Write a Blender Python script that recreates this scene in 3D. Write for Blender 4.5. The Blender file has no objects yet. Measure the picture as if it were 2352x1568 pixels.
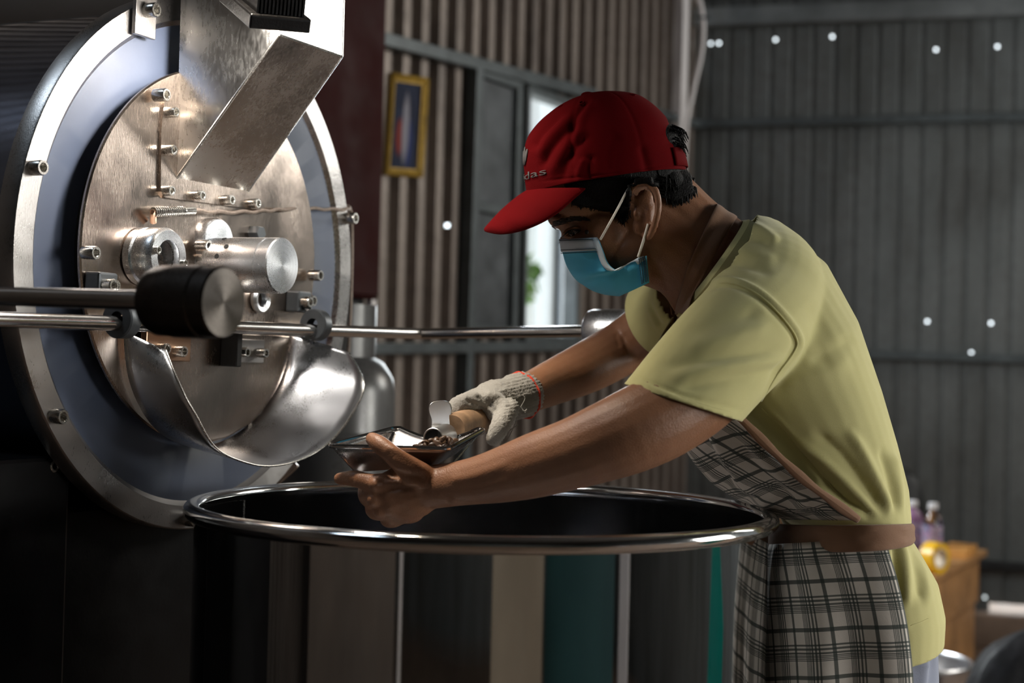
import bpy, math, random
import numpy as np
from mathutils import Vector, Matrix
from mathutils.bvhtree import BVHTree

random.seed(7)
rng = np.random.default_rng(7)
SC = bpy.context.scene
COL = SC.collection
PI = math.pi

# ------------------------------------------------------------------ camera
FPX, CX, CY = 3267.0, 1176.0, 784.0
_th = math.atan((850 - 784) / FPX)
_rho = math.atan(0.0235)
FWD = Vector((0, math.cos(_th), math.sin(_th)))
_u0 = Vector((0, -math.sin(_th), math.cos(_th)))
_r0 = Vector((1, 0, 0))
RGT = math.cos(_rho) * _r0 + math.sin(_rho) * _u0
UPV = -math.sin(_rho) * _r0 + math.cos(_rho) * _u0
CAM = Vector((0, 0, 1.1))
cd = bpy.data.cameras.new('camera')
cam = bpy.data.objects.new('camera', cd)
COL.objects.link(cam)
cd.sensor_width = 36
cd.lens = 36 * FPX / 2352
cam.matrix_world = Matrix(((RGT.x, UPV.x, -FWD.x, CAM.x), (RGT.y, UPV.y, -FWD.y, CAM.y),
                           (RGT.z, UPV.z, -FWD.z, CAM.z), (0, 0, 0, 1)))
cd.clip_start = 0.05
cd.dof.use_dof = True
cd.dof.focus_distance = 1.80
cd.dof.aperture_fstop = 3.6
SC.camera = cam

# ------------------------------------------------------------------ world, exposure, large lights
SC.view_settings.view_transform = 'Standard'
SC.view_settings.look = 'None'
SC.view_settings.gamma = 1
SC.view_settings.use_curve_mapping = False
SC.view_settings.exposure = -0.15
wd = bpy.data.worlds.new('sky')
SC.world = wd
wd.use_nodes = True
wd.node_tree.nodes['Background'].inputs[0].default_value = (0.86, 0.95, 1.0, 1)
wd.node_tree.nodes['Background'].inputs[1].default_value = 5.0


def area(name, loc, target, sx, sy, watts, col):
    l = bpy.data.lights.new(name, 'AREA')
    l.shape = 'RECTANGLE'
    l.size, l.size_y, l.energy, l.color = sx, sy, watts, col
    o = bpy.data.objects.new(name, l)
    COL.objects.link(o)
    o.location = loc
    o.rotation_euler = (Vector(target) - Vector(loc)).to_track_quat('-Z', 'Y').to_euler()
    return o


# daylight through two high openings in the right-hand wall (outside the frame)
area('side_daylight', (3.20, 1.95, 1.55), (0.3, 1.92, 1.1), 1.0, 1.0, 42, (1.0, 0.95, 0.84))
area('far_side_daylight', (3.20, 4.50, 2.55), (0.1, 2.6, 1.1), 1.4, 1.1, 46, (1.0, 0.94, 0.84))
# added low fill at the front right, beam narrowed to keep the cap dim
_fd = area('front_fill', (3.20, 0.45, 1.12), (0.55, 1.75, 0.55), 0.9, 0.7, 3.1, (1.0, 0.95, 0.88))
_fd.data.spread = math.radians(42)
# daylight coming in at the window in the left wall
_wl = area('window_daylight', (0.085, 4.95, 1.62), (1.80, 3.92, 1.4), 0.26, 0.85, 42.0, (0.90, 0.97, 1.0))
_wl.data.spread = math.radians(150)
# added bluish fill that gives the drum a reflection; the roof is closed
area('drum_fill', (-1.5, 1.1, 3.38), (-0.75, 1.9, 1.2), 0.7, 0.7, 14.0, (0.72, 0.86, 1.0))
# added spot without a fixture, out of the frame, brightening hands and tray
_s = bpy.data.lights.new('hand_fill_spot', 'SPOT')
_s.energy, _s.color, _s.shadow_soft_size, _s.spot_size, _s.spot_blend = 80, (1.0, 0.86, 0.68), 0.05, 0.60, 0.8
_so = bpy.data.objects.new('hand_fill_spot', _s)
COL.objects.link(_so)
_so.location = (-0.42, 1.62, 2.25)
_so.rotation_euler = (Vector((-0.06, 1.80, 0.95)) - Vector(_so.location)).to_track_quat('-Z', 'Y').to_euler()


def P(px, py, Z):
    return CAM + RGT * ((px - CX) / FPX * Z) + UPV * ((CY - py) / FPX * Z) + FWD * Z


def ray(px, py):
    return (RGT * ((px - CX) / FPX) + UPV * ((CY - py) / FPX) + FWD)


def proj(vs):
    d = np.asarray(vs) - np.array(CAM)
    Z = d @ np.array(FWD)
    return np.stack([CX + FPX * (d @ np.array(RGT)) / Z, CY - FPX * (d @ np.array(UPV)) / Z], -1), Z


# ------------------------------------------------------------------ materials
def mk(name):
    m = bpy.data.materials.new(name)
    m.use_nodes = True
    nt = m.node_tree
    return m, nt, nt.nodes['Principled BSDF']


def link(nt, a, b):
    nt.links.new(a, b)


def texco(nt, kind='Object', scale=(1, 1, 1), rot=(0, 0, 0)):
    tc = nt.nodes.new('ShaderNodeTexCoord')
    mp = nt.nodes.new('ShaderNodeMapping')
    mp.inputs['Scale'].default_value = scale
    mp.inputs['Rotation'].default_value = rot
    link(nt, tc.outputs[kind], mp.inputs[0])
    return mp.outputs[0]


def noise(nt, co, scale, detail=4, rough=0.55, dist=0.0):
    n = nt.nodes.new('ShaderNodeTexNoise')
    n.inputs['Scale'].default_value = scale
    n.inputs['Detail'].default_value = detail
    n.inputs['Roughness'].default_value = rough
    n.inputs['Distortion'].default_value = dist
    link(nt, co, n.inputs['Vector'])
    return n.outputs['Fac']


def ramp(nt, fac, stops, interp='LINEAR'):
    r = nt.nodes.new('ShaderNodeValToRGB')
    cr = r.color_ramp
    cr.interpolation = interp
    while len(cr.elements) < len(stops):
        cr.elements.new(0.5)
    for e, (p, c) in zip(cr.elements, stops):
        e.position = p
        e.color = c if len(c) == 4 else (*c, 1)
    link(nt, fac, r.inputs[0])
    return r.outputs[0]


def rng_map(nt, fac, a, b, lo=0.0, hi=1.0):
    r = nt.nodes.new('ShaderNodeMapRange')
    r.inputs[1].default_value, r.inputs[2].default_value = lo, hi
    r.inputs[3].default_value, r.inputs[4].default_value = a, b
    link(nt, fac, r.inputs[0])
    return r.outputs[0]


def bump(nt, bs, h, strength=0.2, dist=0.01):
    b = nt.nodes.new('ShaderNodeBump')
    b.inputs['Strength'].default_value = strength
    b.inputs['Distance'].default_value = dist
    link(nt, h, b.inputs['Height'])
    link(nt, b.outputs[0], bs.inputs['Normal'])


def mixc(nt, fac, a, b, mode='MIX'):
    m = nt.nodes.new('ShaderNodeMix')
    m.data_type = 'RGBA'
    m.blend_type = mode
    for s, v in ((0, fac), (6, a), (7, b)):
        if hasattr(v, 'links'):
            link(nt, v, m.inputs[s])
        elif s == 0:
            m.inputs[0].default_value = v
        else:
            m.inputs[s].default_value = (*v, 1)
    return m.outputs[2]


def math_n(nt, op, a, b=0.0):
    m = nt.nodes.new('ShaderNodeMath')
    m.operation = op
    for i, v in enumerate((a, b)):
        if hasattr(v, 'links'):
            link(nt, v, m.inputs[i])
        else:
            m.inputs[i].default_value = v
    return m.outputs[0]


def plain(name, col, rough=0.5, metal=0.0, var=0.15, scale=6.0, bmp=0.0, bscale=60.0, spec=0.5):
    m, nt, bs = mk(name)
    co = texco(nt)
    n = noise(nt, co, scale)
    lo = tuple(c * (1 - var) for c in col)
    hi = tuple(min(1, c * (1 + var)) for c in col)
    link(nt, ramp(nt, n, [(0.3, lo), (0.7, hi)]), bs.inputs['Base Color'])
    link(nt, rng_map(nt, noise(nt, co, scale * 3), rough * 0.85, min(1, rough * 1.15), 0.3, 0.7), bs.inputs['Roughness'])
    bs.inputs['Metallic'].default_value = metal
    bs.inputs['Specular IOR Level'].default_value = spec
    if bmp:
        bump(nt, bs, noise(nt, co, bscale, 3), bmp, 0.004)
    return m


def steel(name, col, rough, var=0.18, stretch=(1, 1, 1), bmp=0.06, smudge=0.4, scr=1.0):
    """polished or brushed metal: smudges change the gloss, fine stretched grain gives the brushing"""
    m, nt, bs = mk(name)
    co = texco(nt)
    cs = texco(nt, 'Object', tuple(q * 7 for q in stretch))
    sm = noise(nt, co, 9, 3, 0.5, 0.3)
    gr = noise(nt, cs, 120, 3, 0.6)
    lo = tuple(c * (1 - var) for c in col)
    link(nt, ramp(nt, sm, [(0.2, lo), (0.75, col)]), bs.inputs['Base Color'])
    bs.inputs['Metallic'].default_value = 1
    r1 = rng_map(nt, sm, rough * (1 - smudge), rough * (1 + smudge), 0.2, 0.8)
    r2 = rng_map(nt, gr, -0.05 * scr, 0.05 * scr, 0.3, 0.7)
    link(nt, math_n(nt, 'ADD', r1, r2), bs.inputs['Roughness'])
    if bmp:
        bump(nt, bs, gr, bmp, 0.002)
    return m


M = {}
M['face'] = steel('worn_face_steel', (0.60, 0.50, 0.43), 0.22, 0.5, (1, 1, 0.12), 0.08, 0.5)
M['flange'] = steel('brushed_flange_steel', (0.60, 0.575, 0.56), 0.32, 0.4, (1, 1, 0.3), 0.12, 0.4)
M['sheet'] = steel('bright_sheet_steel', (0.80, 0.82, 0.86), 0.31, 0.14, (1, 1, 0.2), 0.04, 0.5)
M['hopper'] = steel('scuffed_hopper_steel', (0.76, 0.74, 0.71), 0.26, 0.3, (0.3, 0.3, 0.1), 0.015, 0.4)
M['drum'] = steel('dark_polished_drum', (0.34, 0.40, 0.55), 0.10, 0.3, (1, 1, 1), 0.0, 0.4)  # blue tint puts a bluish reflection into the colour


def turned(name, col, rough, an=0.75):
    m = steel(name, col, rough, 0.1, (1, 1, 1), 0.0, 0.2)
    nt = m.node_tree
    bs = nt.nodes['Principled BSDF']
    tg = nt.nodes.new('ShaderNodeTangent')
    tg.direction_type = 'RADIAL'
    tg.axis = 'Z'
    link(nt, tg.outputs[0], bs.inputs['Tangent'])
    bs.inputs['Anisotropic'].default_value = an
    w = nt.nodes.new('ShaderNodeTexWave')
    w.wave_type = 'RINGS'
    w.rings_direction = 'Z'
    w.inputs['Scale'].default_value = 45
    w.inputs['Distortion'].default_value = 0.6
    link(nt, texco(nt), w.inputs['Vector'])
    link(nt, mixc(nt, rng_map(nt, w.outputs['Fac'], 0.0, 0.18), col, tuple(c * .6 for c in col)), bs.inputs['Base Color'])
    return m


M['turned'] = turned('turned_aluminium', (0.80, 0.82, 0.85), 0.30, 0.55)
M['knob'] = turned('darkened_turned_steel', (0.075, 0.066, 0.06), 0.30)
M['rod'] = steel('polished_rod_steel', (0.66, 0.64, 0.62), 0.17, 0.15, (3, 3, 3), 0.03, 0.3)
M['bolt'] = steel('zinc_bolt_steel', (0.70, 0.68, 0.64), 0.26, 0.2, (1, 1, 1), 0.0, 0.2)
M['tub'] = steel('mirror_tub_steel', (0.66, 0.66, 0.66), 0.035, 0.10, (0.2, 0.2, 3), 0.008, 0.5, 0.2)
M['purlin'] = plain('galvanised_purlin', (0.24, 0.25, 0.25), 0.4, 0.6, 0.4, 4)
M['tubin'] = steel('brushed_tub_inside', (0.50, 0.50, 0.52), 0.08, 0.2, (4, 4, 0.1), 0.03, 0.4)
M['bead'] = steel('polished_rim_steel', (0.72, 0.72, 0.72), 0.09, 0.15, (1, 1, 1), 0.01, 0.4)
M['tray'] = steel('tin_tray_steel', (0.60, 0.59, 0.60), 0.30, 0.25, (1, 1, 1), 0.04, 0.4)
M['trier'] = steel('cast_trier_metal', (0.66, 0.67, 0.68), 0.38, 0.2, (1, 1, 1), 0.06, 0.3)
M['blue'] = plain('blue_grey_enamel', (0.090, 0.112, 0.170), 0.45, 0.0, 0.12, 5, 0.03, 90)
M['black'] = plain('black_machine_enamel', (0.004, 0.004, 0.005), 0.38, 0, 0.2, 8, 0.05, 160, 0.3)
M['gap'] = plain('matte_black', (0.008, 0.008, 0.008), 0.7)
M['dark_iron'] = plain('grey_painted_iron', (0.10, 0.11, 0.12), 0.42, 0.6, 0.2, 20, 0.1)
M['lampblack'] = plain('black_cast_lamp', (0.012, 0.011, 0.012), 0.38, 0.2, 0.2, 30, 0.1, 300)
M['copper'] = plain('copper_tinted_plate', (0.50, 0.32, 0.22), 0.32, 1, 0.2, 12)
M['wood_handle'] = plain('worn_wooden_handle', (0.30, 0.185, 0.105), 0.6, 0, 0.35, 40, 0.15, 80)
M['wire'] = plain('braided_wire', (0.30, 0.24, 0.20), 0.6, 0.3, 0.2, 200, 0.3, 400)
M['red_cab'] = plain('dark_red_lacquer', (0.026, 0.003, 0.0025), 0.7, 0, 0.2, 3, 0, 60, 0.12)
M['rail'] = plain('dark_green_grey_steel', (0.075, 0.085, 0.088), 0.42, 0.3, 0.25, 10, 0.08)
M['shutter'] = plain('grimy_shutter_steel', (0.065, 0.070, 0.075), 0.5, 0.3, 0.45, 8, 0.1)
M['floor'] = plain('brown_stained_concrete', (0.20, 0.13, 0.09), 0.7, 0, 0.35, 4, 0.3, 40)
M['ceil'] = plain('dark_roof_sheet', (0.045, 0.038, 0.034), 0.7, 0, 0.3, 3)
M['screen'] = plain('dark_brown_board', (0.10, 0.075, 0.06), 0.7, 0, 0.25, 3)
M['plinth'] = plain('brown_brick_plinth', (0.22, 0.15, 0.11), 0.8, 0, 0.3, 6, 0.3, 40)
M['tree_leaf'] = plain('sunlit_leaf', (0.16, 0.30, 0.07), 0.5, 0, 0.35, 8)
M['white_paint'] = plain('white_painted_board', (0.72, 0.74, 0.74), 0.6, 0, 0.06, 3)
M['ground_out'] = plain('pale_yard_ground', (0.55, 0.55, 0.52), 0.8, 0, 0.15, 2)
M['gilt'] = plain('old_gilt_frame', (0.36, 0.22, 0.035), 0.45, 0.35, 0.25, 30, 0.2, 120)
M['cyl'] = plain('grey_gas_bottle_paint', (0.075, 0.072, 0.070), 0.3, 0.2, 0.15, 6)
M['table'] = plain('brown_plywood', (0.42, 0.22, 0.09), 0.5, 0, 0.3, 9)
M['table_leg'] = plain('black_table_steel', (0.015, 0.015, 0.016), 0.5, 0.2)
M['chair'] = plain('black_chair_vinyl', (0.006, 0.006, 0.007), 0.55)
M['bag'] = plain('black_plastic_bag', (0.008, 0.008, 0.011), 0.5, 0, 0.3, 30, 0.5, 25)
M['basin'] = plain('spun_aluminium', (0.62, 0.62, 0.64), 0.3, 1.0, 0.12, 10)
M['tape'] = plain('yellow_tape', (0.85, 0.48, 0.02), 0.35)
M['cap_white'] = plain('white_bottle_cap', (0.72, 0.70, 0.72), 0.4)
M['cream_board'] = plain('cream_plywood', (0.66, 0.55, 0.42), 0.6, 0, 0.15, 2)
M['teal_board'] = plain('deep_green_panel', (0.03, 0.10, 0.10), 0.5, 0, 0.2, 2)
M['pale_post'] = plain('pale_painted_post', (0.70, 0.65, 0.64), 0.55, 0, 0.1, 3)
M['teal_plastic'] = plain('teal_plastic', (0.0, 0.30, 0.24), 0.3, 0, 0.1, 5)
M['orange_wood'] = plain('varnished_plank', (0.75, 0.36, 0.10), 0.4, 0, 0.25, 9)


def mat_corr(name, flat, top, dirt):
    m, nt, bs = mk(name)
    co = texco(nt)
    st = texco(nt, 'Object', (1, 1, 0.35))
    n = noise(nt, st, 3.5, 6, 0.65, 0.3)
    n2 = noise(nt, co, 22, 4)
    c = ramp(nt, n, [(0.30, dirt), (0.50, flat), (0.75, top)])
    c = mixc(nt, rng_map(nt, n2, 0, 0.35, 0.45, 0.75), c, dirt)
    link(nt, c, bs.inputs['Base Color'])
    bs.inputs['Metallic'].default_value = 0.35
    link(nt, rng_map(nt, n2, 0.38, 0.6, 0.3, 0.7), bs.inputs['Roughness'])
    return m


M['corr_left'] = mat_corr('brown_grey_corrugated_sheet', (0.20, 0.163, 0.139), (0.28, 0.232, 0.20), (0.10, 0.08, 0.07))
M['corr_back'] = mat_corr('green_grey_corrugated_sheet', (0.118, 0.123, 0.12), (0.17, 0.175, 0.172), (0.066, 0.063, 0.058))


def mat_skin():
    m, nt, bs = mk('tanned_skin')
    co = texco(nt)
    n = noise(nt, co, 14, 5)
    c = ramp(nt, n, [(0.3, (0.20, 0.088, 0.045)), (0.7, (0.285, 0.138, 0.075))])
    link(nt, c, bs.inputs['Base Color'])
    bs.inputs['Roughness'].default_value = 0.46
    bs.inputs['Specular IOR Level'].default_value = 0.4
    bs.inputs['Subsurface Weight'].default_value = 0.12
    bs.inputs['Subsurface Radius'].default_value = (0.012, 0.004, 0.002)
    bs.inputs['Subsurface Scale'].default_value = 0.5
    v = nt.nodes.new('ShaderNodeTexVoronoi')
    v.inputs['Scale'].default_value = 520
    link(nt, co, v.inputs['Vector'])
    bump(nt, bs, math_n(nt, 'ADD', v.outputs['Distance'], noise(nt, co, 90, 4)), 0.16, 0.002)
    return m


def mat_cloth(name, col, var=0.08, weave=900, rough=0.85, bmp=0.25, sheen=0.25, wr=0.0):
    m, nt, bs = mk(name)
    co = texco(nt)
    n = noise(nt, co, 7, 4)
    lo = tuple(c * (1 - var) for c in col)
    hi = tuple(min(1, c * (1 + var)) for c in col)
    link(nt, ramp(nt, n, [(0.3, lo), (0.7, hi)]), bs.inputs['Base Color'])
    bs.inputs['Roughness'].default_value = rough
    bs.inputs['Specular IOR Level'].default_value = 0.2
    bs.inputs['Sheen Weight'].default_value = sheen
    bs.inputs['Sheen Roughness'].default_value = 0.5
    w = noise(nt, co, weave, 2, 0.5)
    if wr:
        w = math_n(nt, 'ADD', math_n(nt, 'MULTIPLY', w, 0.3), math_n(nt, 'MULTIPLY', noise(nt, co, 26, 4, 0.6, 0.8), wr))
    bump(nt, bs, w, bmp, 0.003)
    return m


M['skin'] = mat_skin()
M['shirt'] = mat_cloth('pale_yellow_jersey', (0.49, 0.455, 0.205), 0.06, 900, 0.85, 0.18, 0.2, 0.35)
M['cap'] = mat_cloth('red_cotton_twill', (0.092, 0.0007, 0.0018), 0.12, 800, 0.9, 0.25, 0.0, 0.3)
M['cap'].node_tree.nodes['Principled BSDF'].inputs['Specular IOR Level'].default_value = 0.06
M['brown_cloth'] = mat_cloth('brown_cotton_tape', (0.20, 0.108, 0.064), 0.12, 800, 0.85, 0.3, 0.2, 0.6)
M['glove'] = mat_cloth('grey_white_knit', (0.33, 0.315, 0.285), 0.25, 420, 0.95, 0.9, 0.3, 0.3)
M['trouser'] = mat_cloth('grey_blue_cotton', (0.22, 0.24, 0.31), 0.15, 700, 0.9, 0.3, 0.2, 0.5)
M['mask'] = mat_cloth('blue_mask_fleece', (0.115, 0.60, 0.90), 0.05, 600, 0.8, 0.15, 0.2, 0.3)
M['mask_white'] = mat_cloth('pale_mask_edge', (0.72, 0.82, 0.92), 0.05, 600, 0.8, 0.1, 0.2)
for _k, _c in (('mask', (0.10, 0.60, 0.88)), ('mask_white', (0.75, 0.85, 0.95))):
    _nt = M[_k].node_tree
    _out = _nt.nodes['Material Output']
    _tr = _nt.nodes.new('ShaderNodeBsdfTranslucent')
    _tr.inputs[0].default_value = (*_c, 1)
    _mx = _nt.nodes.new('ShaderNodeMixShader')
    _mx.inputs[0].default_value = 0.25
    link(_nt, _nt.nodes['Principled BSDF'].outputs[0], _mx.inputs[1])
    link(_nt, _tr.outputs[0], _mx.inputs[2])
    link(_nt, _mx.outputs[0], _out.inputs[0])
M['loop'] = plain('white_elastic', (0.72, 0.69, 0.62), 0.8)
M['stitch'] = plain('dark_stitching', (0.03, 0.07, 0.11), 0.8)
M['hair'] = plain('black_hair', (0.004, 0.0035, 0.0035), 0.6, 0, 0.2, 200, 0.6, 500, 0.12)
M['brow'] = plain('dark_brow_hair', (0.012, 0.007, 0.005), 0.6, 0, 0.2, 200)
M['eye'] = plain('eye_white', (0.35, 0.30, 0.27), 0.2)
M['iris'] = plain('dark_iris', (0.01, 0.006, 0.004), 0.12)
M['red_thread'] = mat_cloth('red_cuff_thread', (0.60, 0.05, 0.02), 0.1, 500, 0.9, 0.4)
M['print'] = plain('grey_embroidery', (0.075, 0.07, 0.07), 0.8)
M['shoe'] = plain('black_rubber_shoe', (0.02, 0.02, 0.02), 0.6)


def mat_plaid():
    m, nt, bs = mk('dark_green_plaid_cotton')
    uv = nt.nodes.new('ShaderNodeUVMap')
    sp = nt.nodes.new('ShaderNodeSeparateXYZ')
    link(nt, uv.outputs[0], sp.inputs[0])
    W, D = (1, 1, 1), (0, 0, 0)

    def lines(co, period):
        fr = math_n(nt, 'FRACT', math_n(nt, 'DIVIDE', co, period))
        st = [(0.0, W), (0.085, D)]
        for a, b in ((0.34, 0.38), (0.42, 0.465), (0.505, 0.55), (0.57, 0.59), (0.605, 0.625), (0.64, 0.66), (0.675, 0.695)):
            st += [(a, W), (b, D)]
        return ramp(nt, fr, st, 'CONSTANT')
    a = lines(sp.outputs[0], 0.058)
    b = lines(sp.outputs[1], 0.058)
    mx = math_n(nt, 'MULTIPLY', math_n(nt, 'ADD', a, b), 0.84)
    mx = math_n(nt, 'MINIMUM', mx, 0.95)
    co = texco(nt)
    base = ramp(nt, noise(nt, co, 8), [(0.3, (0.50, 0.465, 0.42)), (0.7, (0.64, 0.60, 0.55))])
    link(nt, mixc(nt, mx, base, (0.022, 0.036, 0.034)), bs.inputs['Base Color'])
    bs.inputs['Roughness'].default_value = 0.85
    bs.inputs['Specular IOR Level'].default_value = 0.2
    bump(nt, bs, math_n(nt, 'ADD', math_n(nt, 'MULTIPLY', noise(nt, co, 800, 2), 0.3), noise(nt, co, 28, 4, 0.6, 0.6)), 0.25, 0.003)
    return m


M['plaid'] = mat_plaid()


def mat_glass(name, rough=0.02, col=(1, 1, 1)):
    m, nt, bs = mk(name)
    bs.inputs['Base Color'].default_value = (*col, 1)
    bs.inputs['Transmission Weight'].default_value = 1
    n = noise(nt, texco(nt), 12, 3)
    link(nt, rng_map(nt, n, rough, rough * 2.5, 0.3, 0.7), bs.inputs['Roughness'])
    bs.inputs['IOR'].default_value = 1.45
    return m


M['glass'] = mat_glass('sight_glass')
M['pet'] = mat_glass('clear_bottle_plastic', 0.05, (0.8, 0.82, 0.9))


def mat_bean():
    m, nt, bs = mk('roasted_bean')
    oi = nt.nodes.new('ShaderNodeObjectInfo')
    n = noise(nt, texco(nt), 300, 3)
    c = ramp(nt, oi.outputs['Random'], [(0.0, (0.030, 0.015, 0.009)), (0.7, (0.070, 0.036, 0.020)), (1.0, (0.17, 0.10, 0.05))])
    link(nt, c, bs.inputs['Base Color'])
    link(nt, rng_map(nt, n, 0.3, 0.5, 0.3, 0.7), bs.inputs['Roughness'])
    return m


M['bean'] = mat_bean()


def mat_emit(name, col, s):
    m, nt, bs = mk(name)
    bs.inputs['Base Color'].default_value = (*col, 1)
    bs.inputs['Emission Color'].default_value = (*col, 1)
    bs.inputs['Emission Strength'].default_value = s
    n = noise(nt, texco(nt), 40, 1)
    link(nt, rng_map(nt, n, s * 0.9, s * 1.1), bs.inputs['Emission Strength'])
    return m


M['led'] = mat_emit('lit_led_panel', (1, 0.95, 0.88), 40)


def mat_picture():
    """a plain generic painting: soft dark ground with pale, red and blue patches"""
    m, nt, bs = mk('painted_canvas')
    uv = nt.nodes.new('ShaderNodeUVMap')
    n = noise(nt, uv.outputs[0], 5, 4, 0.6, 1.0)
    sp = nt.nodes.new('ShaderNodeSeparateXYZ')
    link(nt, uv.outputs[0], sp.inputs[0])

    def blob(cx, cy, rx, ry, soft=0.5):
        dx = math_n(nt, 'DIVIDE', math_n(nt, 'SUBTRACT', sp.outputs[0], cx), rx)
        dy = math_n(nt, 'DIVIDE', math_n(nt, 'SUBTRACT', sp.outputs[1], cy), ry)
        d = math_n(nt, 'ADD', math_n(nt, 'MULTIPLY', dx, dx), math_n(nt, 'MULTIPLY', dy, dy))
        d = math_n(nt, 'ADD', d, rng_map(nt, n, -0.35, 0.35))
        return rng_map(nt, d, 1, 0, 1 - soft, 1 + soft)
    c = ramp(nt, n, [(0.3, (0.008, 0.010, 0.022)), (0.7, (0.02, 0.025, 0.05))])
    c = mixc(nt, blob(0.34, 0.38, 0.13, 0.20), c, (0.15, 0.02, 0.014))
    c = mixc(nt, blob(0.66, 0.30, 0.12, 0.26), c, (0.02, 0.03, 0.10))
    c = mixc(nt, blob(0.52, 0.47, 0.12, 0.36), c, (0.20, 0.19, 0.22))
    link(nt, c, bs.inputs['Base Color'])
    bs.inputs['Roughness'].default_value = 0.6
    bs.inputs['Specular IOR Level'].default_value = 0.1
    return m


M['picture'] = mat_picture()


def mat_label():
    m, nt, bs = mk('printed_bottle_label')
    co = texco(nt, 'Object', (1, 1, 1))
    n = noise(nt, co, 30, 3, 0.6, 1.0)
    c = ramp(nt, n, [(0.35, (0.05, 0.06, 0.22)), (0.48, (0.50, 0.44, 0.52)), (0.56, (0.30, 0.14, 0.28)), (0.66, (0.05, 0.22, 0.32))])
    link(nt, c, bs.inputs['Base Color'])
    bs.inputs['Roughness'].default_value = 0.35
    return m


M['label'] = mat_label()
M['purple'] = plain('purple_drink', (0.24, 0.12, 0.22), 0.3, 0, 0.2, 20)
M['sack'] = plain('printed_woven_sack', (0.24, 0.23, 0.17), 0.8, 0, 0.5, 16, 0.3, 80)

# ------------------------------------------------------------------ mesh builder
ORG = {}


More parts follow.
